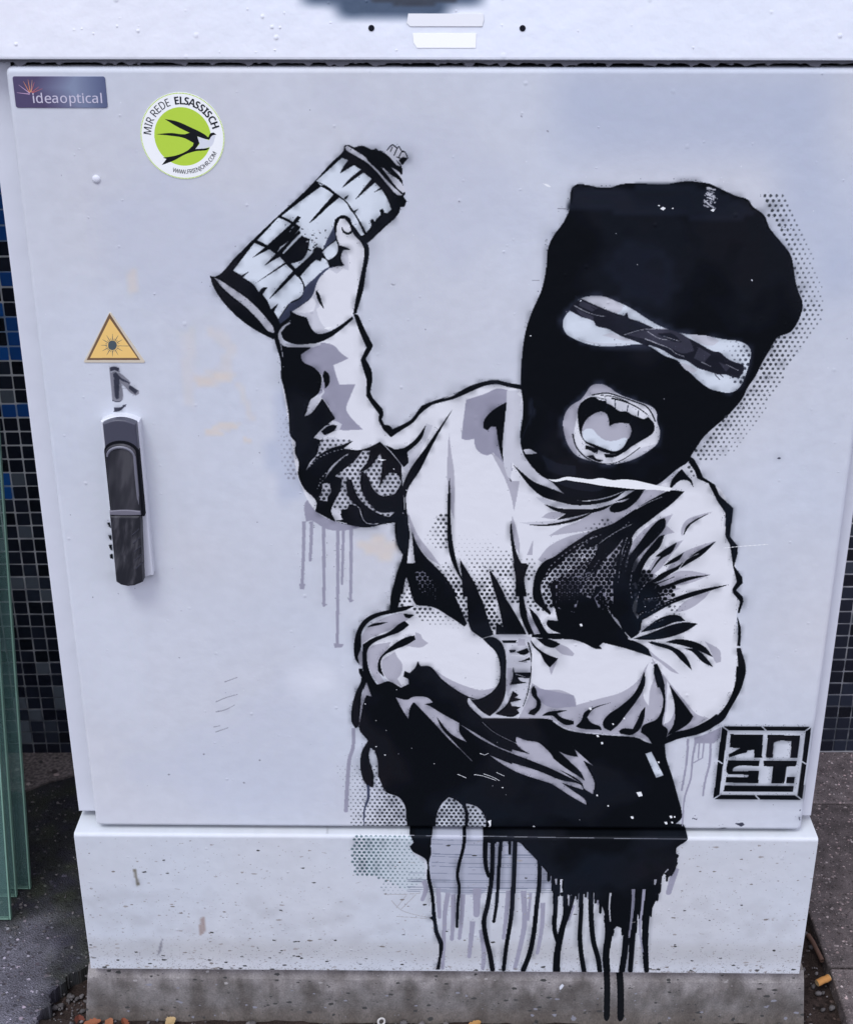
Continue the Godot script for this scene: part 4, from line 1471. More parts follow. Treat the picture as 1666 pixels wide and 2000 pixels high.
	p.fill("T", [3344,1616,3353,1776,3213,1890,3249,1803,3319,1669])
	p.fill("T", [2823,2500,2751,2597,2693,2682,2712,2724,2817,2639,2853,2583])
	p.fill("C", [3199,1917,3247,1870,3355,1789,3379,1883,3337,1964,3256,2011])
	p.fill("W", [3360,1603,3414,1547,3486,1556,3518,1616,3549,1708,3639,1815,3658,1882,3655,2044,3626,2180,3568,2373,3537,2567,3516,2623,3371,2736,3233,2807,3136,2835,3070,2793,3020,2667,2912,2639,2840,2590,3069,2416,3142,2236,3239,2120,3334,2079,3422,2045,3411,1950,3387,1842,3359,1749])
	p.fill("L", [3408,1910,3445,1889,3471,1923,3485,2017,3487,2119,3427,2099,3388,2058])
	p.fill("L", [3260,2099,3388,2065,3400,2119,3352,2156])
	p.fill("L", [3132,2339,3082,2416,2972,2499,2857,2590,2912,2636,3020,2660,3070,2793,3136,2835,3246,2800,3180,2736,3136,2638,3118,2554,3153,2526])
	p.fill("W", [2860,2586,2972,2499,3082,2429,3114,2471,3091,2568,3009,2597])
	p.fill("K", [3340,1603,3368,1547,3439,1517,3506,1549,3537,1642,3576,1695,3660,1788,3698,1842,3702,1963,3669,2125,3636,2331,3596,2469,3553,2602,3520,2609,3561,2400,3610,2180,3646,2017,3655,1882,3626,1815,3536,1708,3494,1602,3451,1552,3401,1556,3370,1616,3354,1736,3335,1669])
	p.fill("K", [3422,1645,3440,1685,3483,1709,3536,1675,3518,1719,3463,1725,3426,1698])
	p.fill("K", [3249,2007,3323,1984,3365,1923,3380,1842,3433,1856,3501,1889,3429,1893,3404,1950,3405,2018,3438,2065,3334,2075,3274,2079])
	p.fill("K", [3119,2339,3148,2374,3178,2471,3202,2551,3158,2492,3126,2415])
	p.fill("K", [2823,2569,2886,2611,3007,2650,3044,2751,3083,2814,3136,2838,3232,2818,3370,2743,3511,2634,3517,2668,3369,2795,3230,2895,3064,2952,2927,2961,2819,2943,2739,2896,2717,2823,2801,2717,2829,2681])
	p.fill("K", [2688,2752,2746,2710,2829,2695,2835,2716,2744,2766,2693,2837,2642,2908,2631,2851])
	p.fill("W", [2723,3000,2977,2956,3115,2941,3336,2827,3531,2657,3646,2996,3603,3140,3654,3328,3664,3576,3800,3798,3798,3902,3923,4060,4006,4173,4089,4494,4102,4587,4058,4837,3984,5122,3621,5188,3232,5118,3034,5000,2847,4593,2772,3982,2700,3360])
	p.fill("G", [3058,2991,3156,2941,3305,2976,3371,3055,3455,3119,3369,3162,3285,3199,3316,3329,3348,3431,3528,3423,3470,3562,3417,3725,3450,3799,3601,3971,3404,3979,3278,3980,3134,4071,3079,4056,3252,3890,3282,3830,3149,3593,3094,3564,3139,3461,3157,3329,3077,3243,2943,3157,2921,3078])
	p.fill("K", [2638,2893,2688,3000,2880,3002,3044,2996,2925,3078,2943,3157,3064,3228,3144,3322,3137,3461,3107,3534,3009,3623,2978,3727,2939,3816,3018,3774,3091,3682,3149,3596,3202,3681,3289,3837,3138,3958,3036,4071,3112,4101,3245,4131,3358,4123,3500,4099,3370,4206,3568,4220,3781,4113,3809,4128,3921,4204,4034,4203,4260,4081,4118,4249,4111,4386,4124,4509,4080,4712,4072,4837,4092,5122,3839,5155,3621,5204,3419,5173,3246,5126,3104,5047,3026,5000,3041,4873,2900,4701,2842,4531,2855,4377,2812,4239,2829,4132,2776,4057,2765,3802,2717,3448,2697,3360,2699,3157,2667,3014])
	p.fill("L", [3153,3468,3158,3519,3094,3564,3052,3593,2986,3682,2970,3757,2947,3809,3003,3786,3077,3682,3136,3578,3179,3519])
	p.fill("K", [3187,3264,3227,3300,3242,3373,3223,3439,3187,3475,3176,3388,3165,3315])
	p.fill("L", [3119,4101,3219,4070,3359,4085,3500,4099,3357,4161,3215,4207,3099,4284,3011,4376,2929,4492,2983,4376,3072,4268,3096,4162])
	p.fill("L", [3079,4041,3166,3950,3281,3860,3364,3904,3334,3979,3221,4010,3134,4078,3036,4079])
	p.fill("K", [3123,3995,3223,3920,3307,3919,3278,3980,3163,4040])
	p.fill("K", [3167,3920,3252,3882,3223,3912])
	p.fill("W", [3361,4024,3502,3994,3783,3977,3838,4037,3795,4113,3696,4174,3568,4220,3441,4191,3528,4114,3303,4085])
	p.fill("L", [3147,4591,3208,4452,3354,4313,3440,4252,3339,4344,3207,4498])
	p.fill("L", [3596,4228,3681,4228,3635,4404,3589,4469,3706,4388,3758,4235,3796,4273,3812,4465,3773,4697,3832,4565,3889,4507,3989,4510,4034,4618,3958,4775,3814,4799,3708,4729,3640,4543,3578,4589,3573,4698,3627,4839,3769,5004,3956,5003,3898,5067,3768,5044,3555,4855,3487,4714,3446,4590,3389,4621,3427,4824,3560,4966,3425,4903,3394,4982,3344,4967,3318,5046,3377,5101,3254,5118,3210,4999,3253,4872,3329,4715,3347,4575,3262,4552,3349,4482,3494,4358])
	p.fill("L", [3117,4646,3203,4630,3216,4778,3181,4873,3053,4850,3106,4747])
	p.dots("K", 0.62, 0.4, [3072,4253,3500,4069], [3105,4101,3500,4099,3272,4191,3099,4299,2966,4453,3072,4268])
	p.dots("K", 0.56, 0.6, [3339,4903,3779,4281], [3582,4228,3797,4219,3819,4465,4034,4510,4037,4774,3829,4807,3715,4729,3769,5004,3941,5011,3898,5067,3711,5028,3553,4966,3251,4967,3195,4904,3262,4544])
	p.dots("K", 0.7, 0.5, [3082,4842,3232,4622], [3088,4638,3232,4622,3225,4872,3053,4858])
	p.fill("K", [3190,4591,3262,4544,3332,4591,3315,4715,3254,4841,3193,4967,3168,4841,3229,4716])
	p.fill("K", [3404,4590,3461,4590,3487,4714,3555,4855,3711,4996,3840,5059,3767,5123,3622,5124,3567,4981,3427,4824])
	p.fill("K", [3577,4481,3640,4543,3708,4713,3814,4807,3958,4790,4045,4634,4101,4743,4057,4995,3769,4964,3627,4839,3559,4667])
	p.fill("K", [3781,4144,3815,4235,3634,4465,3548,4497,3679,4327,3723,4220])
	p.fill("K", [3809,4143,3819,4480,3773,4705,3839,4565,3904,4495,4032,4525,4089,4433,3963,4219])
	p.fill("K", [3322,4982,3395,4966,3454,4903,3539,4966,3550,5124,3449,5133,3334,5094])
	p.stroke("L", 9, 5, [2937,4469,2947,4459])
	p.stroke("L", 13, 8, [2969,4435,2988,4416])
	p.stroke("L", 18, 11, [3000,4402,3016,4386])
	p.stroke("L", 11, 6, [3032,4369,3044,4356])
	p.stroke("L", 15, 9, [3063,4336,3073,4328])
	p.stroke("L", 9, 5, [3100,4313,3124,4301])
	p.stroke("L", 13, 8, [3139,4292,3159,4282])
	p.stroke("L", 18, 11, [3178,4271,3194,4263])
	p.stroke("L", 11, 6, [3217,4251,3230,4248])
	p.stroke("L", 15, 9, [3259,4240,3284,4233])
	p.stroke("L", 8, 5, [3301,4229,3322,4223])
	p.stroke("L", 13, 8, [3343,4217,3359,4213])
	p.stroke("L", 8, 5, [3090,4592,3100,4581])
	p.stroke("L", 12, 7, [3123,4556,3143,4535])
	p.stroke("L", 16, 10, [3156,4521,3173,4504])
	p.stroke("L", 10, 6, [3190,4486,3203,4472])
	p.stroke("L", 14, 8, [3224,4452,3234,4442])
	p.stroke("L", 8, 5, [3258,4419,3279,4399])
	p.stroke("L", 12, 7, [3293,4386,3310,4369])
	p.stroke("L", 16, 9, [3327,4353,3341,4340])
	p.stroke("L", 10, 6, [3363,4321,3374,4313])
	p.stroke("L", 14, 8, [3401,4294,3424,4278])
	p.stroke("L", 7, 4, [3050,4071,3058,4062])
	p.stroke("L", 10, 6, [3078,4042,3095,4024])
	p.stroke("L", 14, 8, [3106,4012,3120,3998])
	p.stroke("L", 9, 5, [3134,3983,3146,3972])
	p.stroke("L", 12, 7, [3164,3956,3173,3948])
	p.stroke("L", 7, 4, [3193,3929,3211,3913])
	p.stroke("L", 10, 6, [3223,3902,3238,3888])
	p.stroke("L", 7, 4, [3057,4716,3062,4705])
	p.stroke("L", 11, 6, [3072,4679,3081,4656])
	p.stroke("L", 14, 9, [3087,4641,3101,4628])
	p.stroke("L", 9, 5, [3116,4616,3129,4606])
	p.stroke("L", 8, 5, [2975,3801,2984,3790])
	p.stroke("L", 12, 7, [3003,3765,3021,3743])
	p.stroke("L", 16, 9, [3032,3728,3047,3711])
	p.stroke("L", 10, 6, [3061,3693,3073,3679])
	p.stroke("L", 14, 8, [3091,3658,3100,3647])
	p.stroke("L", 12, 12, [3546,4966,3580,5092,3622,5148,3766,5155])
	p.stroke("L", 12, 12, [3248,5062,3261,5126,3390,5157])
	p.cut("K", [3525,2608,3572,2615,3650,2798,3732,2970,3707,3025,3647,3125,3711,3255,3720,3371,3692,3517,3722,3591,3831,3723,3837,3798,3816,3843,3847,3910,3903,3920,3954,3977,4134,3871,4205,3781,4274,3677,4413,3618,4594,3558,4712,3499,4713,3580,4566,3639,4386,3692,4302,3736,4190,3856,4134,3931,3993,4007,3922,4063,3839,3977,3782,3858,3789,3783,3690,3635,3647,3562,3656,3371,3634,3299,3592,3140,3660,2993,3582,2798])
	p.fill("K", [2636,2886,2682,2822,2690,2903,2733,2974,2880,2993,3045,2990,2879,3020,2721,3028,2687,3021])
	p.stroke("L", 22, 22, [2823,2709,2739,2765,2695,2843,2699,2900,2745,2957,2881,2978,3059,2981,3141,2955])
	p.stroke("L", 12, 3, [2696,2893,2711,2985,2727,3114])
	p.fill("W", [4074,4101,4308,3726,5057,3429,5415,3476,5361,4033,5487,4349,5915,4733,6514,4828,7266,4533,7366,4309,7502,4532,7755,4725,7867,4986,7873,5251,7988,5451,8001,5723,8093,5928,7994,6053,8114,6150,8070,6347,8115,6702,8225,7209,8165,7580,7910,7959,7340,8078,6053,8125,4887,7980,3866,7017,3967,6300,4094,5675,4068,5004])
	p.fill("L", [4323,3893,4397,3918,4344,4050,4189,4371,4100,4513,4053,4451,4125,4374,4104,4249,4260,4096])
	p.fill("W", [3852,4068,3923,4060,4134,3886,4288,3751,4414,3825,4323,3893,4260,4036,4119,4165,3992,4203])
	p.fill("K", [3830,4159,3963,4222,4083,4185,4204,4081,4319,3912,4267,4081,4104,4249,4121,4374,4061,4436,3948,4295])
	p.stroke("L", 11, 11, [3795,4113,3921,4249,4089,4479])
	p.fill("K", [4629,3708,4484,3975,4373,4202,4245,4478,4116,4696,4079,4837,4044,4743,4117,4502,4330,4172,4484,3930])
	p.fill("K", [3900,3937,3935,3967,4152,3846,4278,3682,4459,3607,4598,3570,4804,3445,4983,3386,5107,3368,5231,3399,5405,3428,5392,3479,5233,3446,5121,3417,4997,3432,4846,3496,4639,3592,4459,3644,4306,3704,4180,3876,3983,4012,3920,4060,3899,4027])
	p.fill("G", [4772,3606,4985,3532,5123,3470,5234,3487,5409,3567,5351,3722,5302,4021,5314,4478,5228,4417,5090,4249,5027,4280,4941,4250,4884,4174,4875,4076,4777,4094,4725,4076,4740,3903])
	p.fill("P", [5068,4249,5169,4325,5317,4602,5403,4601,5379,4789,5348,4981,5308,4789,5231,4571])
	p.fill("K", [5368,3589,5350,3692,5300,3931,5284,4112,5298,4401,5303,4613,5228,4417,5167,4218,5118,3932,5062,3924,5021,3974,4976,3947,4975,3872,5018,3790,5127,3693,5264,3619])
	p.fill("P", [4581,3994,4610,4251,4644,4481,4652,5108,4608,4950,4566,4559])
	p.fill("K", [4591,4543,4604,4792,4609,5108,4640,5429,4701,5722,4769,5928,4702,5821,4612,5592,4579,5397,4570,4950])
	p.fill("P", [4104,4984,4147,5111,4233,5318,4378,5528,4496,5707,4320,5577,4218,5415,4146,5255])
	p.fill("K", [3959,5143,4032,4952,4090,5000,4106,5271,4101,5529,4057,5579,3985,5433])
	p.fill("K", [4080,4763,4104,5111,4124,5271,4101,5595,4079,5841,4042,6091,3906,6092,3967,5825,4042,5579,4059,5271])
	p.fill("P", [5328,5041,5375,5184,5428,5425,5432,5555,5367,5426,5321,5185])
	p.fill("P", [5650,5619,5761,5456,5945,5334,6296,5228,6207,5357,5995,5487,5852,5569,5695,5652])
	p.fill("P", [5583,5360,5582,5554,5517,5555])
	p.dots("K", 0.62, 0.2, [4581,5301,4306,5366], [4276,5431,4320,5270,4450,5030,4580,5045,4582,5494,4393,5463])
	p.dots("K", 0.6, 0.15, [5202,5852,5046,5330], [4653,5268,5046,5346,5356,5539,5363,5834,5128,5819,4907,5754,4670,5462])
	p.dots("K", 0.66, 0.3, [4615,6004,4495,5593], [4379,5691,4584,5657,4747,5920,4823,6086,4616,6088,4467,5823])
	p.dots("K", 0.62, 0.15, [5030,6085,4831,5526], [4698,5429,5053,5753,5147,6018,5179,6151,4942,6153,4820,5837])
	p.dots("K", 0.6, 0.3, [5497,5883,5561,5571], [5400,5571,5634,5570,5642,5833,5483,5916,5550,5685])
	p.dots("K", 0.66, 0.5, [4866,6371,4858,5737], [4492,5805,4861,5935,5080,5835,5169,6608,5094,6609,4808,6474,4641,6086])
	p.dots("K", 0.62, 0.25, [5380,6099,5223,5669], [5120,5670,5384,5668,5487,6216,5249,6167])
	p.dots("K", 0.6, 0.5, [5608,6299,5527,6048], [5512,6048,5694,6198,5758,6332,5548,6266])
	p.dots("K", 0.66, 0.2, [5089,6336,5152,5768], [5120,5670,5163,6336,5271,6505,5124,6609,4949,5935])
	p.fill("K", [4153,5254,4218,5431,4320,5594,4467,5757,4570,5888,4705,6121,4305,6123,4261,5923,4196,5692])
	p.fill("K", [4115,5660,4195,5841,4305,6123,4157,6124,4099,5858])
	p.fill("K", [4722,5616,4819,5788,4910,5953,4971,6119,4764,6120,4746,5838])
	p.fill("K", [5075,5745,5143,5852,5205,5968,5275,6117,5164,6118,5100,5885])
	p.fill("K", [5315,5089,5351,5345,5400,5555,5462,5686,5542,5685,5496,5866,5533,6116,5393,6117,5390,5834,5340,5490,5312,5265])
	p.fill("K", [4132,5675,4315,5674,4418,5772,4521,5871,4640,6053,4731,6271,4816,6491,4779,6542,4598,6390,4419,6272,4211,6240,4167,6089,4080,5774])
	p.fill("G", [4191,5790,4286,5773,4418,5921,4552,6171,4389,6155,4241,6022])
	p.dots("K", 1.15, 0.84, [4419,6171,4242,5773], [4169,5757,4301,5740,4448,5904,4582,6204,4389,6188,4212,6039])
	p.fill("K", [4725,5672,4860,5919,4982,6135,5092,6506,5140,6643,5006,6695,4869,6576,4820,6253,4802,6002,4749,5836])
	p.fill("K", [5071,5769,5156,5967,5293,6166,5417,6385,5544,6632,5170,6651,5174,6471,5257,6539,5207,6285,5127,5983])
	p.fill("K", [5354,5669,5515,5668,5478,5915,5518,6249,5583,6452,5641,6631,5567,6640,5462,6368,5430,6032])
	p.fill("K", [5563,6266,5670,6384,5766,6570,5813,6630,5693,6622,5612,6418])
	p.fill("P", [5534,6300,5613,6435,5708,6622,5634,6631,5552,6418])
	p.fill("K", [4066,5675,4125,5675,4110,5774,4050,5973,3973,6309,3884,6326,3901,6090,3977,5857])
	p.fill("K", [4118,5708,4212,6005,4211,6248,4167,6173,4109,5873])
	p.dots("K", 0.6, 0.3, [4078,6224,4095,5807], [4080,5840,4124,5840,4182,6206,3973,6275,4050,6006])
	p.fill("P", [5767,5305,5922,5192,6078,5128,6273,5000,6455,4920,6635,4809,6858,4714,7127,4697,6951,4823,6704,4998,6512,5157,6284,5222,6083,5255])
	p.fill("P", [5672,5066,5756,5002,5943,5001,5845,5081])
	p.dots("K", 0.5, 0.15, [6371,5222,6135,5127], [6113,5271,6279,5111,6507,5078,6427,5190,6200,5287])
	p.fill("P", [7205,5016,7136,5159,7244,5254,7138,5287,6964,5498,6892,5743,6783,5875,6679,5597,6807,5305,7051,5080])
	p.fill("P", [7352,5350,7255,5496,7042,5792,6927,5825,7109,5497,7275,5383])
	p.fill("P", [7361,5757,7709,5808,7448,5930,6996,5982,7136,5873])
	p.fill("P", [7744,5361,7539,5427,7344,5528,7237,5659,7159,5791,7412,5658])
	p.fill("P", [7451,6155,7734,6019,7656,6137,7461,6289,7315,6324])
	p.fill("K", [5606,5943,5651,5745,5721,5646,5849,5572,6004,5441,6145,5335,6285,5238,6511,5141,6704,4998,6951,4823,7157,4713,7315,4727,7174,4890,7046,5001,6924,5112,6788,5241,6725,5386,6679,5597,6733,5760,6866,5792,6990,5891,7142,5973,7269,6089,7161,6240,6949,6394,6917,6598,6847,6668,6775,6711,6930,6805,7097,6946,6905,6878,6660,6807,6478,6765,6451,6834,6299,6792,6176,6723,5994,6681,5880,6695,5969,6686,5624,6673,5608,6639,5967,6626,5830,6558,5783,6490,5796,6436,5918,6447,5862,6219,5819,6366,5711,6265,5619,6165])
	p.fill("P", [5950,5601,6090,5470,6299,5291,6204,5421,6036,5568,5953,5666])
	p.dots("K", 0.92, 0.76, [6417,6161,6544,5274], [5950,5601,6090,5470,6299,5291,6204,5421,6036,5568,5953,5666])
	p.fill("P", [5957,5764,6096,5600,6307,5453,6352,5468,6245,5664,6179,5829,5962,5897])
	p.dots("K", 0.92, 0.76, [6417,6161,6544,5274], [5957,5764,6096,5600,6307,5453,6352,5468,6245,5664,6179,5829,5962,5897])
	p.fill("P", [6392,5680,6582,5435,6642,5330,6620,5581,6603,5794,6562,5860,6342,5848])
	p.dots("K", 0.92, 0.76, [6417,6161,6544,5274], [6392,5680,6582,5435,6642,5330,6620,5581,6603,5794,6562,5860,6342,5848])
	p.fill("P", [6143,5995,6308,5754,6344,5845,6551,5860,6574,6202,6493,6202,6452,5993,6350,5964,6297,6136,6161,6062])
	p.dots("K", 0.92, 0.76, [6417,6161,6544,5274], [6143,5995,6308,5754,6344,5845,6551,5860,6574,6202,6493,6202,6452,5993,6350,5964,6297,6136,6161,6062])
	p.fill("P", [6847,5958,6906,5726,7073,5816,6992,5916])
	p.dots("K", 0.92, 0.76, [6417,6161,6544,5274], [6847,5958,6906,5726,7073,5816,6992,5916])
	p.fill("P", [6995,5965,7215,5956,7365,5997,7151,6093])
	p.dots("K", 0.92, 0.76, [6417,6161,6544,5274], [6995,5965,7215,5956,7365,5997,7151,6093])
	p.fill("P", [6919,6158,7297,6072,7176,6240,7004,6326])
	p.dots("K", 0.92, 0.76, [6417,6161,6544,5274], [6919,6158,7297,6072,7176,6240,7004,6326])
	p.fill("G", [5873,5880,6164,5821,6308,5754,6176,6078,6113,6331,5888,6265])
	p.dots("K", 1.2, 0.88, [6009,6315,6047,5813], [5873,5880,6164,5821,6308,5754,6176,6078,6113,6331,5888,6265])
	p.fill("G", [6589,5810,6718,5760,6848,5975,6820,6226,6684,6176])
	p.dots("K", 1.2, 0.88, [6746,6226,6644,5744], [6589,5810,6718,5760,6848,5975,6820,6226,6684,6176])
	p.fill("G", [6341,6128,6451,5977,6493,6211,6425,6329])
	p.dots("K", 1.2, 0.88, [6425,6329,6436,5977], [6341,6128,6451,5977,6493,6211,6425,6329])
	p.fill("L", [5729,5876,5869,5711,6151,5481,6353,5431,6302,5594,6103,5709,5905,5859,5775,5942])
	p.dots("K", 0.78, 0.7, [6018,5776,5731,5926], [5702,5943,5838,5662,6150,5448,6381,5415,6303,5610,6105,5742,5878,5942])
	p.fill("L", [5699,5914,5741,5864,5805,5996,5857,6366,5754,6214])
	p.dots("K", 0.72, 0.8, [5746,5997,5817,6332], [5683,5864,5838,5863,5857,6366,5754,6231])
	p.fill("L", [6808,6276,6856,6091,6883,6058,6856,6327,6934,6394,6876,6411])
	p.fill("L", [6494,6227,6545,6345,6639,6429,6706,6566,6577,6396])
	p.fill("L", [6902,6599,6971,6513,7116,6444,6961,6581])
	p.fill("K", [6593,5876,6595,5663,6626,5435,6664,5338,6716,5241,6753,5369,6708,5597,6754,5744,6761,5992,6752,6327,6697,6412,6638,6159])
	p.fill("K", [5946,5503,6031,5438,6157,5340,6269,5259,6161,5421,5950,5601])
	p.stroke("L", 15, 4, [6692,5321,6644,5499,6633,5679])
	p.stroke("L", 12, 3, [6756,5418,6708,5597,6685,5695])
	p.stroke("L", 11, 3, [6770,4955,6922,4859,7060,4796])
	p.stroke("L", 10, 1, [6363,5404,6515,5274,6739,5145])
	p.fill("K", [7115,5068,7132,5159,7039,5320,6891,5498,6785,5662,6780,5826,6688,5744,6735,5564,6841,5385,6971,5176,7066,5080])
	p.fill("K", [7126,5284,7077,5449,6956,5595,6892,5743,6857,5875,6759,5958,6806,5760,6882,5579,6988,5417,7081,5295])
	p.fill("K", [7278,5380,7227,5513,7116,5595,7036,5709,6958,5845,7060,5627,7100,5570,7032,5572,7137,5481])
	p.fill("K", [7368,5517,7321,5610,7237,5659,7141,5696,7220,5618])
	p.fill("K", [7740,5361,7592,5543,7414,5675,7247,5790,7079,5907,6992,5916,7130,5791,7313,5692,7517,5511])
	p.fill("K", [7705,5811,7502,5871,7288,5955,7061,6073,6935,6178,7028,6023,7214,5939,7427,5847])
	p.fill("K", [7941,5940,7734,6019,7520,6104,7306,6192,7164,6277,6936,6431,6879,6462,6902,6360,7159,6207,7343,6105,7630,6003])
	p.fill("K", [7460,6437,7393,6374,7310,6354,7172,6392,7030,6495,6929,6602,7181,6528,7325,6459])
	p.fill("K", [7612,6475,7483,6578,7281,6665,7044,6704,6845,6693,7038,6615,7255,6511,7444,6459])
	p.fill("K", [7238,6734,7373,6695,7569,6720,7725,6800,7835,6942,7655,6853,7469,6784])
	p.fill("K", [7012,6727,7274,6777,7446,6871,7547,7010,7589,7129,7455,6993,7324,6855,7139,6786])
	p.fill("K", [7469,6819,7623,6835,7770,6974,7850,7083,7712,7009,7581,6870])
	p.fill("K", [7650,4990,7511,5078,7417,5158,7346,5299,7375,5174,7469,5086])
	p.fill("K", [6870,6326,6924,6242,7154,6140,7045,6275,6933,6377])
	p.fill("K", [7002,6074,7081,5940,6991,5907,6877,5958,6863,6208,6920,6175])
	p.fill("P", [7668,4979,7507,5027,7369,5091,7317,5206,7328,5310,7375,5174,7469,5086])
	p.fill("L", [7720,6731,7829,6782,7913,6851,7938,7007,7880,7029,7835,6938])
	p.stroke("P", 15, 2, [7585,7115,7662,7229])
	p.stroke("W", 12, 12, [7032,6753,6834,6702,6738,6600])
	p.stroke("W", 13, 3, [7318,5757,7409,5609,7548,5527])
	p.dots("K", 0.6, 0.15, [7238,6274,7462,6306], [7218,6206,7454,6205,7467,6374,7258,6358])
	p.fill("W", [6772,6668,6833,6693,6958,6770,6899,6779,6806,6737])
	p.mist("K", 0.7, 7, [6562,5597,6760,5499,6925,5792,7080,5923,7125,6140,7006,6359,6816,6411,6668,6159])
	p.stroke("P", 11, 7, [5729,5876,5737,5859])
	p.stroke("P", 18, 11, [5755,5819,5770,5784])
	p.stroke("P", 24, 14, [5780,5761,5793,5733])
	p.stroke("P", 14, 9, [5806,5704,5820,5685])
	p.stroke("P", 21, 12, [5845,5659,5857,5646])
	p.stroke("P", 11, 7, [5886,5615,5911,5590])
	p.stroke("P", 17, 10, [5928,5572,5950,5552])
	p.stroke("P", 23, 14, [5972,5533,5990,5518])
	p.stroke("P", 14, 9, [6017,5495,6031,5484])
	p.stroke("P", 20, 12, [6062,5457,6089,5435])
	p.stroke("P", 11, 7, [6109,5423,6134,5408])
	p.stroke("P", 17, 10, [6159,5394,6179,5382])
	p.stroke("P", 23, 14, [6209,5365,6224,5356])
	p.stroke("P", 14, 9, [6260,5339,6291,5325])
	p.stroke("P", 20, 12, [6312,5316,6338,5304])
	p.stroke("P", 11, 7, [6364,5293,6385,5284])
	p.stroke("P", 11, 6, [5819,5925,5830,5913])
	p.stroke("P", 16, 10, [5857,5885,5879,5861])
	p.stroke("P", 22, 13, [5894,5845,5913,5825])
	p.stroke("P", 13, 8, [5932,5804,5947,5788])
	p.stroke("P", 19, 11, [5969,5764,5981,5753])
	p.stroke("P", 11, 6, [6010,5727,6034,5706])
	p.stroke("P", 16, 10, [6050,5691,6070,5673])
	p.stroke("P", 22, 13, [6090,5655,6106,5640])
	p.stroke("P", 13, 8, [6130,5619,6142,5608])
	p.stroke("P", 19, 11, [6169,5581,6192,5557])
	p.stroke("P", 10, 6, [6207,5542,6225,5522])
	p.stroke("P", 16, 10, [6244,5502,6259,5486])
	p.stroke("P", 22, 13, [6281,5463,6292,5451])
	p.stroke("P", 13, 8, [6322,5429,6348,5411])
	p.stroke("P", 8, 5, [6142,5924,6149,5909])
	p.stroke("P", 12, 7, [6164,5874,6177,5844])
	p.stroke("P", 16, 10, [6186,5825,6197,5800])
	p.stroke("P", 10, 6, [6207,5775,6216,5756])
	p.stroke("P", 14, 9, [6229,5726,6236,5712])
	p.stroke("P", 8, 5, [6253,5678,6267,5650])
	p.stroke("P", 12, 7, [6276,5630,6288,5607])
	p.stroke("P", 16, 10, [6299,5583,6307,5563])
	p.stroke("P", 10, 6, [6317,5532,6323,5517])
	p.stroke("P", 14, 8, [6335,5482,6346,5451])
	p.stroke("P", 9, 5, [6392,5358,6405,5351])
	p.stroke("P", 13, 8, [6433,5335,6458,5320])
	p.stroke("P", 18, 11, [6474,5311,6495,5299])
	p.stroke("P", 11, 7, [6514,5286,6529,5274])
	p.stroke("P", 16, 9, [6552,5256,6563,5247])
	p.stroke("P", 9, 5, [6589,5227,6611,5209])
	p.stroke("P", 13, 8, [6626,5197,6644,5182])
	p.stroke("P", 18, 11, [6662,5166,6674,5152])
	p.stroke("P", 11, 7, [6693,5129,6702,5118])
	p.stroke("P", 7, 4, [6216,5923,6222,5911])
	p.stroke("P", 11, 6, [6236,5881,6249,5855])
	p.stroke("P", 15, 9, [6257,5838,6267,5817])
	p.stroke("P", 9, 5, [6277,5796,6286,5779])
	p.stroke("P", 13, 8, [6298,5754,6305,5742])
	p.stroke("P", 7, 4, [6321,5714,6335,5690])
	p.stroke("P", 11, 6, [6344,5674,6356,5654])
	p.stroke("P", 14, 9, [6367,5633,6376,5617])
	p.stroke("P", 7, 4, [6613,5921,6614,5903])
	p.stroke("P", 11, 6, [6617,5861,6620,5825])
	p.stroke("P", 15, 9, [6622,5802,6625,5772])
	p.stroke("P", 9, 5, [6627,5742,6629,5718])
	p.stroke("P", 13, 8, [6635,5684,6639,5667])
	p.stroke("P", 7, 4, [6649,5627,6657,5593])
	p.stroke("P", 11, 6, [6662,5570,6669,5542])
	p.stroke("P", 14, 9, [6676,5514,6682,5492])
	p.stroke("P", 9, 5, [6692,5458,6697,5442])
	p.stroke("P", 13, 8, [6709,5403,6718,5371])
	p.stroke("P", 6, 4, [6692,5772,6694,5755])
	p.stroke("P", 9, 6, [6699,5714,6704,5680])
	p.stroke("P", 13, 8, [6707,5657,6710,5628])
	p.stroke("P", 8, 5, [6714,5600,6717,5577])
	p.stroke("P", 11, 7, [6726,5544,6730,5527])
	p.stroke("P", 6, 4, [6741,5489,6750,5457])
	p.stroke("P", 9, 6, [6756,5435,6763,5408])
	p.stroke("P", 7, 4, [6988,5858,6980,5872])
	p.stroke("P", 11, 6, [6961,5904,6945,5932])
	p.stroke("P", 15, 9, [6934,5950,6921,5973])
	p.stroke("P", 9, 5, [6908,5996,6897,6015])
	p.stroke("P", 13, 8, [6882,6043,6878,6060])
	p.stroke("P", 7, 4, [6870,6098,6864,6131])
	p.stroke("P", 11, 7, [6859,6153,6854,6181])
	p.stroke("P", 8, 5, [6947,6141,6959,6139])
	p.stroke("P", 12, 7, [6987,6136,7011,6133])
	p.stroke("P", 16, 10, [7027,6131,7047,6129])
	p.stroke("P", 10, 6, [7067,6126,7083,6125])
	p.stroke("P", 14, 9, [7106,6119,7118,6115])
	p.stroke("P", 8, 5, [7144,6106,7167,6099])
	p.stroke("P", 12, 7, [7182,6094,7201,6087])
	p.stroke("P", 16, 10, [7220,6081,7235,6076])
	p.stroke("P", 10, 6, [7258,6068,7269,6064])
	p.stroke("P", 8, 5, [7004,6326,7015,6318])
	p.stroke("P", 12, 7, [7041,6302,7063,6287])
	p.stroke("P", 17, 10, [7077,6278,7096,6266])
	p.stroke("P", 10, 6, [7114,6254,7128,6244])
	p.stroke("P", 14, 9, [7150,6230,7161,6223])
	p.stroke("P", 8, 5, [7189,6210,7213,6200])
	p.stroke("P", 12, 7, [7228,6192,7248,6183])
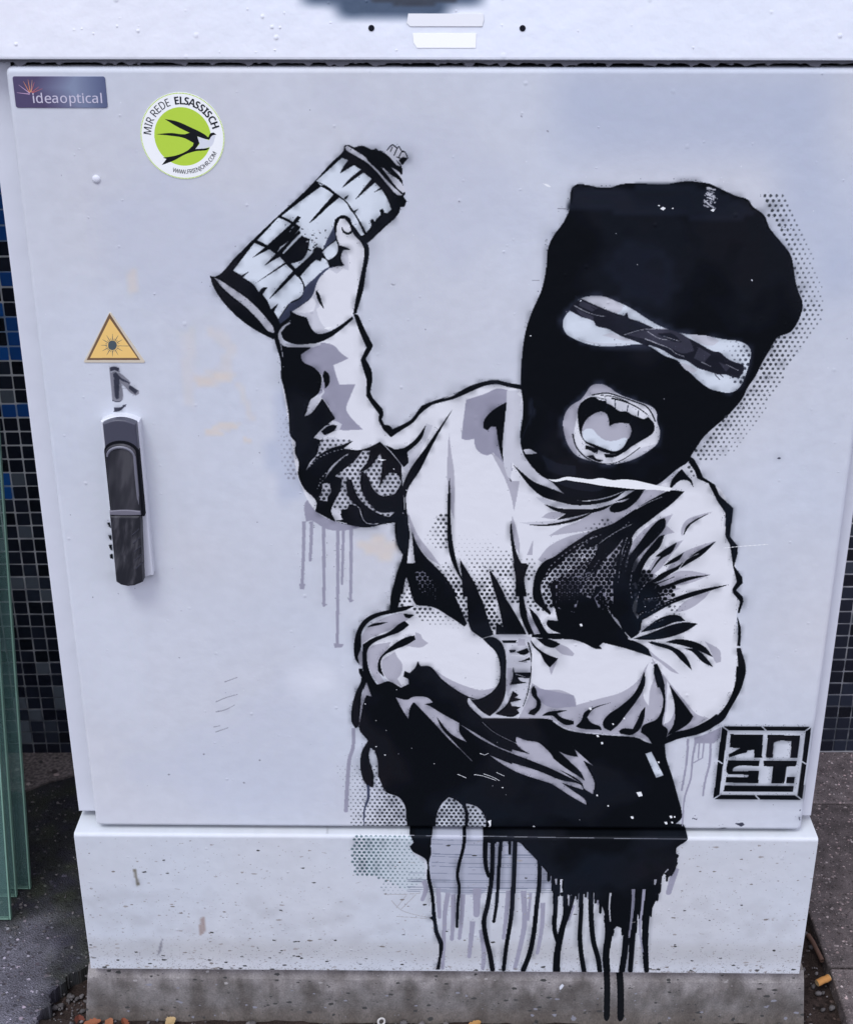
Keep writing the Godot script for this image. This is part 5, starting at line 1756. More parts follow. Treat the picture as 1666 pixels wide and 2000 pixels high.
	p.stroke("P", 16, 10, [7268,6174,7283,6167])
	p.stroke("P", 10, 6, [7307,6156,7319,6151])
	p.stroke("P", 7, 4, [6875,6394,6883,6384])
	p.stroke("P", 11, 7, [6901,6362,6917,6342])
	p.stroke("P", 15, 9, [6927,6329,6945,6322])
	p.stroke("P", 9, 5, [6964,6318,6980,6314])
	p.stroke("P", 9, 5, [6776,5760,6775,5777])
	p.stroke("P", 13, 8, [6772,5817,6769,5850])
	p.stroke("P", 18, 11, [6767,5873,6764,5902])
	p.stroke("P", 11, 7, [6762,5930,6760,5953])
	p.stroke("P", 16, 10, [6765,5987,6769,6004])
	p.stroke("P", 9, 5, [6777,6044,6784,6078])
	p.stroke("P", 14, 8, [6789,6101,6795,6130])
	p.stroke("P", 7, 4, [6347,5961,6345,5972])
	p.stroke("P", 11, 7, [6339,6000,6335,6024])
	p.stroke("P", 15, 9, [6331,6039,6327,6059])
	p.stroke("P", 9, 5, [6323,6078,6312,6088])
	p.stroke("P", 13, 8, [6295,6103,6287,6111])
	p.stroke("P", 8, 5, [6467,5993,6469,6012])
	p.stroke("P", 12, 7, [6476,6055,6481,6092])
	p.stroke("P", 16, 10, [6484,6117,6489,6147])
	p.stroke("P", 10, 6, [6496,6178,6504,6202])
	p.stroke("P", 14, 9, [6515,6237,6521,6255])
	p.stroke("P", 8, 5, [6534,6297,6547,6332])
	p.stroke("P", 12, 7, [6563,6351,6582,6375])
	p.stroke("P", 17, 10, [6601,6399,6617,6418])
	p.stroke("P", 7, 4, [6945,6564,6956,6556])
	p.stroke("P", 11, 7, [6981,6536,7003,6520])
	p.stroke("P", 15, 9, [7018,6509,7036,6495])
	p.stroke("P", 9, 5, [7054,6481,7070,6473])
	p.stroke("P", 13, 8, [7095,6462,7107,6457])
	p.stroke("P", 7, 4, [7136,6445,7160,6434])
	p.stroke("P", 11, 7, [7177,6427,7197,6418])
	p.stroke("K", 24, 4, [7002,6074,7115,6006,7289,5972])
	p.stroke("K", 21, 4, [6954,6242,7097,6174,7272,6139])
	p.stroke("K", 18, 4, [7024,5957,7138,5907,7280,5840])
	p.stroke("K", 20, 4, [6592,5860,6595,5663,6642,5467,6693,5338])
	p.stroke("K", 15, 4, [6663,5827,6681,5629,6729,5467])
	p.stroke("K", 18, 4, [6495,5922,6542,5707,6618,5511])
	p.stroke("K", 21, 4, [5981,5925,6106,5775,6245,5611])
	p.fill("L", [5231,3497,5369,3496,5441,3569,5375,3687,5366,3896,5387,4137,5433,4273,5580,4441,5741,4579,5916,4703,6064,4827,5860,4734,5657,4642,5425,4488,5308,4365,5300,4581,5256,4535])
	p.fill("L", [5432,3655,5387,3781,5372,3991,5397,4157,5429,4293,5497,4416,5671,4554,5816,4631,6022,4778,5789,4670,5601,4577,5427,4439,5311,4363,5282,4142,5298,3946,5349,3752,5409,3582,5393,3489,5446,3556])
	p.fill("W", [5392,3479,5443,3556,5378,3692,5402,3574,5345,3533])
	p.fill("K", [5323,4396,5440,4503,5571,4611,5715,4673,5933,4765,6079,4843,6266,4850,6435,4810,6630,4723,6508,4825,6296,4889,6068,4906,5865,4860,5677,4798,5545,4689])
	p.fill("L", [5591,4798,5692,4826,5837,4872,6068,4914,6297,4897,6508,4825,6687,4715,6843,4706,6691,4793,6497,4888,6299,4944,6070,4950,5839,4923,5680,4876])
	p.fill("K", [5695,4892,5869,4946,6084,4956,6299,4949,6497,4888,6414,4951,6273,5000,6074,5048,5846,5100,5958,5017,5812,4970])
	p.fill("L", [5414,5131,5616,5122,5846,5097,6074,5048,6273,4992,6132,5051,5962,5112,5747,5153,5560,5162])
	p.fill("K", [5531,5162,5747,5153,5961,5107,6132,5051,6301,4976,6133,5083,5920,5148,5704,5177])
	p.fill("K", [6461,4943,6497,4888,6624,4856,6774,4746,6847,4719,6767,4855,6630,4969,6517,4998,6470,4980])
	p.fill("K", [6524,4856,6634,4793,6744,4715,6857,4706,6692,4809])
	p.fill("W", [7008,4656,7181,4500,7310,4331,7414,4545,7423,4685,7167,4694])
	p.fill("L", [7021,4640,7181,4492,7236,4469,7146,4593])
	p.dots("K", 0.6, 0.4, [7315,4392,7440,4545], [7286,4392,7399,4391,7446,4530,7397,4545])
	p.fill("K", [7265,4441,7324,4515,7389,4584,7417,4672,7358,4592,7272,4580,7139,4705,7162,4581,7223,4488])
	p.cut("K", [7326,4269,7393,4315,7458,4422,7518,4545,7660,4637,7729,4777,7898,4933,7899,5076,7893,5299,7996,5428,8005,5525,7980,5691,8088,5835,8103,5918,8031,6014,8120,6101,8134,6168,8101,6328,8078,6319,8097,6171,8002,6055,7987,6001,8033,5902,7971,5704,7908,5412,7844,5299,7817,4997,7706,4840,7639,4715,7588,4622,7455,4561,7417,4468,7341,4361])
	p.fill("K", [8078,6367,8134,6523,8154,6784,8116,6780,8109,6574])
	p.fill("K", [8114,6815,8162,6815,8253,7111,8220,7358,8151,7358,8159,7111])
	p.fill("K", [5384,3403,5387,3126,5418,2812,5479,2589,5582,2323,5624,2067,5633,1876,5678,1753,5792,1582,5847,1450,5850,1282,5869,1217,5916,1185,6009,1190,6140,1216,6270,1219,6370,1184,6526,1173,6851,1183,6968,1161,7080,1150,7211,1160,7309,1176,7466,1246,7607,1305,7729,1342,7785,1413,7914,1505,7987,1642,8111,1780,8250,1947,8292,2082,8326,2218,8373,2344,8427,2453,8436,2533,8419,2632,8375,2743,8331,2802,8201,2858,8145,2973,8066,3140,8000,3315,7920,3460,7886,3564,7764,3743,7613,3905,7485,4043,7409,4178,7363,4264,7323,4360,7234,4424,7018,4624,6858,4703,6627,4723,6435,4796,6092,4843,5977,4798,5743,4585,5670,4547,5511,4381,5424,4222,5396,4033,5422,3721])
	p.mist("B", 0.95, 8, [5871,1249,6015,1217,6260,1249,6528,1205,7067,1182,7396,1246,7678,1375,7856,1533,7424,1572,6602,1509,5836,1467])
	p.mist("B", 0.7, 14, [6427,1785,6897,1839,7096,2290,6946,2521,6494,2464,6249,2065])
	p.dots("K", 0.56, 0.16, [8133,1836,8556,1696], [7857,1261,8103,1288,8429,1780,8677,2446,8404,2447,8295,2060,8155,1780,7962,1505])
	p.dots("K", 0.58, 0.14, [8314,2749,8760,2954], [8674,2469,8671,2631,8435,3032,8130,3045,8165,2838,8348,2808,8453,2585,8436,2481])
	p.dots("K", 0.62, 0.12, [7783,3601,8282,3971], [8436,3044,8086,3866,7886,4211,7548,4371,7374,4251,7626,3911,7933,3479,8147,3045])
	p.mist("gl", 0.55, 9, [5857,2532,6012,2393,6199,2364,6417,2433,6751,2612,7072,2766,7279,2807,7180,2935,6777,3007,6395,3009,6094,2981,5814,2812,5781,2658])
	p.mist("gl", 0.5, 9, [7108,3132,7252,3233,7519,3464,7746,3536,7902,3433,7942,3144,7940,2972,7740,2874,7452,2832])
	p.fill("C", [5898,2559,6007,2427,6120,2396,6254,2399,6377,2444,6557,2527,6753,2652,6894,2731,7075,2801,7281,2835,7453,2853,7646,2888,7770,2902,7869,2944,7918,3008,7921,3129,7904,3245,7869,3375,7815,3470,7729,3510,7604,3493,7505,3464,7373,3370,7255,3261,7115,3132,6972,3078,6787,2965,6691,2944,6501,2963,6366,2969,6229,2967,6092,2939,5981,2896,5869,2826,5828,2742,5835,2650])
	p.fill("L", [6000,2431,6120,2399,6254,2399,6391,2450,6475,2502,6464,2558,6412,2593,6206,2517])
	p.fill("L", [6270,2842,6357,2817,6496,2866,6648,2908,6498,2898])
	p.stroke("L", 11, 4, [6035,2899,6146,2927,6364,2945,6635,2925])
	p.fill("L", [7221,2826,7467,2853,7559,2902,7503,2952,7393,2946,7280,2889])
	p.fill("L", [7137,3154,7277,3196,7349,3247,7311,3276,7226,3247])
	p.dots("B", 0.64, 0.15, [7915,3144,7593,3059], [7607,2902,7770,2902,7918,3008,7921,3201,7846,3433,7735,3419,7715,3347,7856,3245,7764,3130,7620,3045])
	p.fill("N", [6014,2427,6206,2514,6385,2586,6495,2620,6526,2578,6544,2648,6661,2683,6855,2764,7020,2794,7173,2850,7315,2920,7550,3033,7564,3030,7666,3105,7737,3142,7853,3176,7866,3230,7823,3332,7754,3325,7669,3292,7586,3292,7488,3261,7361,3221,7217,3132,7106,3104,6935,3004,6795,2951,6774,2968,6634,2908,6467,2845,6328,2768,6190,2729,6172,2687,6023,2629,5892,2559,5936,2483])
	p.fill("S", [6535,2838,6708,2784,7033,2783,7231,2892,7295,3020,7175,3049,6978,2964,6769,2894])
	p.fill("S", [6015,2448,6207,2531,6142,2573,5990,2503])
	p.fill("S", [5951,2531,6158,2628,6160,2670,6022,2615])
	p.fill("N", [6873,2823,7036,2822,7152,2921,7042,2907])
	p.fill("S", [7341,2974,7484,3059,7411,3160,7297,3103])
	p.fill("S", [7574,3145,7715,3202,7666,3260])
	p.stroke("L", 12, 3, [5943,2504,6074,2573,6198,2614,6293,2628])
	p.stroke("L", 11, 3, [6508,2838,6694,2778,6855,2764,6977,2766])
	p.stroke("L", 14, 3, [6741,2880,6881,2936,7021,2992,7093,3049,7191,3085])
	p.stroke("L", 8, 3, [6943,2851,7123,2907])
	p.stroke("L", 7, 3, [7382,3146,7497,3203])
	p.stroke("L", 7, 3, [7658,3173,7802,3245])
	p.stroke("L", 5, 3, [6763,2795,6904,2879,7027,2893])
	p.stroke("N", 11, 3, [6195,2558,6126,2517])
	p.stroke("N", 8, 3, [7545,3289,7606,3354])
	p.stroke("N", 7, 3, [7585,3275,7644,3325])
	p.mist("gl", 0.55, 9, [6063,3552,6180,3391,6303,3376,6475,3492,6902,3681,7006,3979,6990,4160,6708,4359,6386,4422,6042,4316,5862,4074,5839,3834,5929,3656])
	p.fill("L", [6098,3552,6181,3427,6277,3408,6376,3448,6476,3521,6689,3608,6874,3682,6927,3741,6937,3845,6976,3949,6985,4039,6960,4130,6868,4221,6692,4329,6525,4378,6384,4387,6241,4354,6054,4286,5951,4164,5895,4014,5876,3894,5892,3774,5957,3670,6065,3596])
	p.fill("P", [6098,3552,6181,3427,6277,3408,6376,3448,6462,3514,6201,3537,6093,3596,6043,3714,6022,3863,6008,4043,6050,4194,6040,4271,5951,4164,5895,4014,5876,3894,5892,3774,5957,3670,6065,3596])
	p.fill("W", [6037,3744,6093,3596,6201,3544,6352,3525,6521,3580,6691,3645,6805,3689,6897,3815,6977,3964,6960,4130,6768,4191,6580,4345,6454,4376,6298,4361,6152,4270,6048,4149,6007,4013,6022,3863])
	p.fill("K", [6042,3700,6080,3626,6188,3563,6286,3578,6483,3639,6627,3727,6826,3800,6909,3889,6909,3987,6789,4085,6654,4177,6588,4238,6490,4256,6376,4242,6232,4171,6145,4118,6085,4028,6050,3878])
	p.fill("W", [6230,3566,6342,3595,6410,3571,6552,3624,6694,3682,6823,3753,6843,3800,6790,3833,6715,3804,6644,3774,6586,3737,6517,3738,6459,3701,6415,3664,6361,3642,6343,3610,6273,3603])
	p.stroke("B", 8, 8, [6450,3595,6459,3698])
	p.stroke("B", 8, 8, [6602,3660,6593,3742])
	p.stroke("B", 8, 8, [6722,3727,6718,3801])
	p.stroke("B", 7, 7, [6341,3580,6353,3639])
	p.stroke("B", 11, 6, [6373,3661,6329,3743])
	p.stroke("B", 8, 4, [6659,3801,6637,3891])
	p.stroke("K", 12, 12, [6187,3544,6352,3519,6520,3565,6690,3626,6804,3674,6880,3770,6921,3860])
	p.stroke("K", 18, 7, [6411,3580,6551,3616,6708,3690,6825,3774])
	p.stroke("K", 8, 8, [6284,3544,6451,3565,6593,3624])
	p.fill("P", [6095,3953,6132,3848,6212,3773,6308,3740,6368,3772,6398,3862,6404,3924,6444,3891,6538,3876,6623,3886,6657,3950,6646,4041,6594,4116,6577,4177,6488,4223,6374,4193,6230,4133,6130,4088,6096,4028])
	p.fill("C", [6097,3990,6137,3953,6207,3952,6281,4027,6368,4090,6481,4094,6591,4056,6623,4071,6583,4162,6488,4226,6374,4196,6230,4136,6130,4091])
	p.stroke("K", 13, 6, [5993,4013,6035,4164,6154,4301,6298,4369,6454,4379,6579,4329,6767,4176])
	p.stroke("K", 11, 7, [6145,4118,6261,4178,6447,4238,6586,4215])
	p.fill("K", [6147,4151,6232,4178,6293,4201,6279,4257,6235,4239,6213,4221,6143,4197])
	p.fill("K", [6165,4288,6237,4270,6270,4315,6356,4338,6326,4356,6240,4331])
	p.fill("K", [6363,4257,6462,4261,6577,4245,6492,4294,6380,4303])
	p.mist("gl", 0.4, 6, [5496,3584,5557,3746,5508,3955,5486,3687])
	p.mist("gl", 0.35, 10, [5645,4287,5848,4409,5852,4532,5721,4440])
	p.fill("B", [5827,4618,5969,4601,6170,4639,6400,4677,6345,4716,6116,4717,5943,4672])
	p.fill("L", [5431,4212,5501,4197,5566,4234,5602,4250,5532,4265,5461,4265])
	p.stroke("B", 17, 6, [5510,3584,5529,3746,5465,3925,5401,4136])
	p.fill("B", [5645,4272,5846,4378,6046,4408,6051,4531,5852,4517,5735,4440])
	p.fill("W", [3563,6773,3671,6583,3867,6479,4092,6359,4211,6282,4330,6264,4449,6306,4598,6390,4779,6525,5006,6695,5128,6798,5221,6937,5234,7164,5200,7377,5111,7485,4959,7567,4820,7523,4605,7399,4361,7099,4224,7100,4117,7207,4057,7172,4101,7349,4010,7403,3858,7315,3753,7174,3603,7034])
	p.dots("K", 0.62, 0.2, [4360,6273,4420,6579], [4152,6274,4330,6264,4449,6306,4643,6424,4809,6559,4659,6560,4330,6511,4181,6375])
	p.fill("P", [3531,6687,3612,6549,3823,6411,4032,6351,4121,6410,4076,6461,3881,6582,3639,6704,3535,6791])
	p.fill("P", [3599,6860,3667,6807,3894,6754,3802,6928,3740,7016,3752,7209,3811,7351,3803,7440,3705,7316,3617,7122])
	p.fill("P", [3770,7016,3938,6892,3967,6962,4027,7066,4011,7207,3965,7279,4025,7390,3858,7297,3783,7174])
	p.fill("P", [4188,6614,4255,6645,4273,6700,4348,6765,4270,6824,4074,6808,4180,6718])
	p.fill("P", [3476,6965,3531,6860,3549,7105,3504,7087])
	p.fill("P", [4361,7082,4574,7257,4819,7380,5003,7435,5185,7395,5065,7521,4959,7570,4821,7526,4605,7399])
	p.fill("K", [3556,7567,3537,7352,3629,7316,3704,7360,3858,7315,4009,7406,4105,7352,4102,7278,4041,7243,4057,7163,4118,7193,4186,7118,4220,7027,4254,7097,4361,7096,4513,7275,4697,7434,4851,7531,4959,7570,5025,7846,5913,7844,5909,7864,6068,7982,6271,8036,6490,8075,6800,8087,6972,8113,7149,8205,7336,8222,7369,8426,7465,8708,7569,9051,7629,9263,7632,9360,7566,9449,7666,9458,7742,9614,5712,9630,5100,9635,5087,9360,4989,9205,4845,9148,4806,9197,4702,9091,4614,9049,4527,9150,4456,9345,4449,9640,4095,9643,4064,9407,4052,9212,3971,9058,3813,8982,3736,8811,3694,8640,3694,8452,3701,8673,3696,8447,3643,8326,3583,8187,3481,8022,3523,7693])
	p.fill("K", [4182,6248,4077,6308,3943,6346,3749,6398,3613,6489,3538,6618,3519,6860,3487,6947,3499,7079,3452,7000,3438,6826,3475,6618,3553,6464,3659,6378,3869,6309,4048,6258])
	p.fill("K", [4050,6356,4178,6375,4121,6422,4069,6405])
	p.fill("K", [3860,6476,3747,6518,3604,6549,3672,6501])
	p.fill("K", [4061,6458,4116,6512,4016,6602,3820,6689,3668,6776,3606,6863,3596,6999,3619,7157,3705,7351,3825,7466,3963,7496,3657,7494,3565,7317,3540,7034,3547,6791,3669,6703,3865,6616,4001,6495])
	p.fill("K", [4180,6662,4190,6717,4089,6791,3938,6861,3801,6949,3767,7016,3766,7121,3801,7248,3735,7174,3745,6998,3817,6897,3969,6753,4120,6670])
	p.fill("K", [3492,7137,3533,7136,3549,7193,3586,7299,3522,7477,3503,7657,3472,7976,3431,8007,3387,7912,3387,7749,3442,7496,3523,7264,3494,7193])
	p.fill("P", [3583,7325,3644,7539,3580,7516,3560,7567,3535,7621,3527,7693,3475,7985,3509,7621,3559,7388])
	p.fill("K", [3599,8168,3502,8374,3486,8637,3556,8864,3642,8911,3646,8673,3592,8410,3613,8298,3690,8335])
	p.fill("D", [3606,8565,3598,8410,3612,8317,3667,8335,3704,8484,3708,8749,3646,8673,3617,8523])
	p.fill("L", [5140,6639,5439,6638,5605,6674,5869,6673,5912,7831,5087,7842,5025,7846,4837,7612,4844,7549,4959,7570,5246,7377,5238,7024,5174,6850])
	p.fill("K", [5013,6699,5125,6674,5232,6746,5288,6884,5306,7199,5298,7519,5225,7700,5117,7815,5008,7738,4875,7572,4959,7570,5111,7485,5215,7341,5237,7129,5175,6885,5082,6781])
	p.fill("P", [5448,6693,5531,6709,5534,6796,5436,6796])
	p.fill("P", [5316,7111,5376,7111,5383,7376,5326,7519])
	p.fill("K", [5246,6725,5426,6719,5415,6757,5262,6754])
	p.fill("K", [5337,6858,5418,6854,5408,6892,5557,6830,5585,6886,5537,6921,5477,6918,5431,6887,5353,6897])
	p.fill("K", [5343,7006,5480,7014,5591,6960,5603,6995,5480,7026,5586,7030])
	p.fill("K", [5388,7089,5411,7177,5609,7176,5600,7254,5456,7251,5488,7301,5583,7321,5443,7343,5364,7353,5392,7252])
	p.fill("K", [5400,7444,5470,7504,5418,7540,5514,7568,5371,7609,5390,7663,5501,7680,5453,7716,5488,7765,5413,7820,5190,7783,5325,7645])
	p.stroke("K", 15, 6, [5565,6744,5614,6952,5610,7233,5573,7518,5529,7671])
	p.stroke("W", 12, 5, [5372,6927,5584,6952])
	p.stroke("W", 14, 5, [5424,7198,5547,7242])
	p.fill("W", [5609,6676,5970,6690,6150,6706,6288,6765,6396,6834,6482,6747,6879,6862,7095,6948,7245,6722,7618,6702,7875,6804,8087,6924,8140,7506,7959,7778,7643,7980,7345,8129,7117,8190,6956,8104,6489,8065,6068,7977,5909,7868,5461,7849,5548,7667,5615,7327])
	p.fill("P", [5630,7327,5770,7415,5999,7431,6172,7537,6192,7645,6463,7553,6763,7444,6964,7247,7012,7106,7096,6965,7282,7245,7534,7564,7719,7779,7861,7824,7643,7980,7373,8092,7116,8177,6956,8099,6489,8065,6068,7977,5909,7868,5477,7849,5548,7667,5618,7434])
	p.fill("W", [7043,7071,7089,6965,7141,7175,7097,7424,7097,7657,7027,7532])
	p.fill("W", [7300,7280,7373,7458,7421,7691,7373,7872,7300,7928,7314,7692])
	p.fill("G", [5678,7397,5785,7418,6155,7502,6196,7667,5856,7674,5721,7558])
	p.fill("K", [5654,7366,5690,7433,5700,7505,5748,7594,5744,7702,5675,7797,5598,7779,5627,7725,5687,7684,5699,7594,5640,7505,5629,7416])
	p.fill("K", [5773,7805,5828,7756,6095,7718,5954,7768,6015,7827,6172,7881,6177,7926,6081,7940,5987,7882,5906,7804])
	p.fill("K", [6626,7602,6395,7716,6338,7825,6388,7898,6518,7970,6528,8010,6222,7972,6203,7954,6264,7880,6301,7753,6408,7680])
	p.fill("K", [7006,7150,7030,7282,7008,7424,6925,7604,6828,7767,6732,7932,6642,8028,6554,7969,6539,7896,6598,7787,6745,7659,6888,7497,6968,7318])
	p.fill("K", [7055,7666,7050,7838,6999,8003,6908,8081,6768,8063,6747,8023,6794,7986,6918,7994,6972,7857,7010,7730])
	p.fill("K", [7132,7047,7221,7192,7285,7458,7302,7692,7287,7928,7354,7991,7351,8111,7336,8225,7181,8227,7111,8112,7022,8040,7039,7948,7216,7837,7271,7566,7197,7334,7125,7158])
	p.fill("K", [7331,7337,7508,7582,7663,7801,7621,7893,7476,8018,7350,8089,7423,7927,7421,7655])
	p.fill("K", [5592,6711,5674,6818,5813,6921,5939,6973,5853,7117,5771,7009,5722,6904,5628,6801])
	p.fill("K", [5667,6697,5805,6696,5961,6767,5900,6820,5794,6803])
	p.fill("K", [7957,7759,7834,7869,7643,7980,7417,8055,7344,8120,7321,8226,7500,8137,7727,8071,7876,7997,7971,7914])
	p.fill("K", [5608,6639,5757,6624,5997,6626,6208,6659,6424,6778,6472,6834,6396,6834,6273,6766,6120,6708,5820,6696,5609,6673])
	p.fill("P", [5961,6773,6050,6815,6136,6902,6118,6940,5978,6906,5892,6820])
	p.fill("P", [5835,7113,5939,6981,5866,7210])
	p.fill("K", [8135,7063,8259,7165,8221,7397,8114,7686,8029,7871,7805,8011,7521,8120,7314,8230,7404,8062,7668,7980,7904,7845,8044,7660,8138,7346])
	p.fill("K", [7065,6723,7249,6773,7372,6825,7518,6963,7591,7120,7492,7015,7376,6877,7221,6808,7053,6757])
	p.fill("K", [6780,6707,6964,6775,7051,6852,7098,6944,6879,6866,6649,6786])
	p.fill("K", [7238,6734,7373,6695,7569,6720,7725,6800,7835,6942,7655,6853,7469,6784])
	p.fill("K", [7012,6727,7274,6777,7446,6871,7547,7010,7589,7129,7455,6993,7324,6855,7139,6786])
	p.fill("K", [7469,6819,7623,6835,7770,6974,7850,7083,7712,7009,7581,6870])
	p.fill("P", [7719,6723,7829,6782,7913,6851,7938,7007,7880,7029,7835,6947,7788,6834])
	p.fill("P", [7038,6839,7150,6943,7309,7064,7439,7186,7346,7152,7185,7012,7090,6943])
	p.fill("K", [7120,7056,7157,7039,7210,7152,7278,7364,7188,7383,7136,7188])
	p.fill("K", [7005,7154,7024,7277,6997,7384,6955,7384])
	p.stroke("L", 22, 15, [5909,7873,6068,7991,6272,8045,6490,8071,6956,8104])
	p.stroke("L", 28, 6, [6956,8104,7051,8141,7147,8186])
	p.fill("G", [7700,8118,7820,8071,8027,7959,8024,8106,7955,8199,7707,8204])
	p.stroke("G", 31, 25, [7624,8136,7629,8294,7630,8518,7603,8920])
	p.stroke("G", 28, 23, [7722,8200,7703,8442,7708,8706,7648,9050,7656,9477])
	p.stroke("G", 20, 16, [7770,8182,7777,8461])
	p.stroke("G", 20, 16, [7832,8181,7826,8423,7715,8502])
	p.stroke("G", 31, 25, [7909,8171,7926,8497,7893,8761,7881,9000])
	p.fill("P", [3944,7546,4085,7581,4162,7536,4330,7544,4410,7615,4300,7643,4208,7635,4161,7617,4118,7707,4099,7862,4022,7726])
	p.fill("P", [4169,7613,4330,7652,4515,7777,4740,7921,4741,8050,4836,8206,4641,8087,4454,7832,4516,7996,4641,8161,4807,8373,4610,8161,4408,7905])
	p.fill("P", [4745,7936,4888,8030,5045,8140,5266,8286,5518,8378,5770,8437,5939,8543,5941,8585,5519,8419,5203,8272,4967,8125])
	p.fill("P", [5120,8395,5365,8510,5603,8621,5947,8760,5950,8837,5765,8771,5494,8663,5271,8520])
	p.fill("P", [5464,8118,5590,8173,5730,8199,5827,8282,5935,8431,5939,8543,5770,8451,5579,8340,5483,8248])
	p.fill("P", [5453,8124,5594,8179,5735,8205,5881,8381,6076,8567,6353,8782,6378,8811,6465,8992,6342,8891,6323,8825,5935,8562,5758,8442,5472,8244])
	p.fill("P", [5411,8310,5758,8429,5951,8564,6307,8821,5889,8587,5650,8476,5412,8356])
	p.fill("P", [6001,8333,6116,8389,6250,8419,6202,8300,6353,8452,6452,8555,6319,8471,6426,8678,6484,8829,6466,8996,6371,8830,6300,8660,6151,8491])
	p.fill("P", [5416,8512,5733,8626,6053,8775,6308,8849,6347,8929,6055,8813,6218,8946,6383,9098,6389,9160,6190,9027,5897,8814,5737,8740,5419,8600])
	p.fill("C", [7101,8363,7176,8331,7262,8502,7356,8690,7262,8732])
	p.stroke("P", 9, 3, [5026,7901,5168,8047,5483,8229])
	p.stroke("P", 8, 2, [4768,8327,4910,8494])
	p.stroke("L", 16, 16, [7287,1263,7326,1279])
	p.stroke("L", 16, 16, [7313,1297,7363,1312])
	p.stroke("L", 14, 14, [7348,1232,7379,1240])
	p.stroke("L", 16, 16, [7281,1280,7336,1303])
	p.stroke("L", 7, 7, [7262,1292,7280,1302])
	p.stroke("L", 15, 15, [7266,1402,7317,1419])
	p.stroke("L", 11, 11, [7303,1294,7329,1288])
	p.stroke("L", 16, 16, [7327,1233,7364,1236])
	p.stroke("L", 18, 18, [7350,1299,7374,1307])
	p.stroke("L", 8, 8, [7356,1320,7410,1330])
	p.stroke("L", 7, 7, [7278,1400,7308,1423])
	p.stroke("L", 14, 14, [7277,1277,7302,1297])
	p.stroke("L", 7, 7, [7292,1351,7349,1345])
	p.stroke("L", 12, 12, [7356,1337,7374,1351])
	p.stroke("L", 18, 18, [7303,1281,7348,1279])
	p.stroke("L", 10, 10, [7344,1260,7368,1269])
	p.stroke("L", 13, 13, [7277,1215,7319,1229])
	p.stroke("L", 15, 15, [7373,1370,7387,1372])
	p.stroke("L", 8, 8, [7286,1235,7329,1233])
	p.stroke("L", 8, 8, [7334,1354,7360,1368])
	p.stroke("L", 10, 10, [7260,1366,7278,1378])
	p.stroke("L", 17, 17, [7336,1332,7370,1338])
	p.stroke("L", 18, 18, [7292,1214,7333,1225])
	p.stroke("L", 15, 15, [7293,1319,7347,1332])
	p.stroke("L", 15, 15, [7327,1370,7344,1383])
	p.stroke("L", 7, 7, [7299,1246,7345,1260])
	p.stroke("L", 18, 18, [7266,1344,7323,1396,7391,1435])
	p.dots("K", 0.62, 0.22, [3810,9253,3145,9026], [3158,8569,3473,8529,3692,8565,3751,8830,3971,9077,4052,9251,4087,9604,3339,9610,3330,9296,3288,9025])
	p.fill("D", [4614,9069,4527,9166,4469,9355,4462,9640,4803,9637,4798,9216,4702,9110])
	p.fill("D", [4853,9163,4981,9215,5075,9370,5089,9635,4883,9637])
	p.dots("K", 0.66, 0.62, [4480,9404,5040,9399], [4614,9049,4456,9345,4449,9601,5092,9596,5087,9360,4989,9205,4798,9168])
	p.stroke("K", 42, 42, [4805,9148,4847,9303,4842,9519,4827,9677])
	p.stroke("G", 41, 53, [3408,8004,3394,8300,3349,8455,3319,8738,3282,9277])
	p.stroke("T", 41, 10, [3577,8869,3573,9080,3522,9255,3517,9529])
	p.fill("K", [8036,7943,9152,7943,9159,9058,8020,9056])
	p.fill("D", [8109,8006,9092,8007,9094,8991,8088,8988])
	p.stroke("D", 20, 20, [8036,7943,8125,8014])
	p.stroke("D", 20, 20, [9152,7943,9077,8013])
	p.stroke("D", 21, 21, [9159,9058,9073,8986])
	p.stroke("D", 21, 21, [8020,9056,8106,8982])
	p.stroke("D", 20, 20, [8529,7934,8597,8011])
	p.stroke("D", 21, 21, [8553,8990,8621,9068])
	p.stroke("D", 20, 20, [8029,8463,8087,8507])
	p.stroke("D", 20, 20, [9088,8461,9147,8504])
	p.fill("K", [8152,8062,8558,8067,8579,8413,8479,8414,8481,8343,8359,8341,8168,8410,8153,8370,8291,8271,8161,8259])
	p.fill("D", [8391,8298,8477,8297,8477,8346,8358,8379])
	p.fill("K", [8621,8070,9027,8075,9032,8410,8942,8410,8928,8161,8765,8155,8705,8187,8715,8412,8633,8407])
	p.fill("K", [8156,8457,8556,8459,8555,8541,8264,8549,8229,8585,8232,8621,8562,8615,8570,8806,8154,8795,8156,8712,8430,8713,8440,8674,8179,8668,8153,8632])
	p.fill("K", [8606,8459,9025,8461,9022,8538,8908,8544,8902,8803,8741,8805,8733,8546,8619,8541])
	p.fill("K", [8928,8704,9028,8703,9030,8800,8931,8800])
	p.fill("K", [8149,8842,9032,8847,9031,8936,8141,8934])

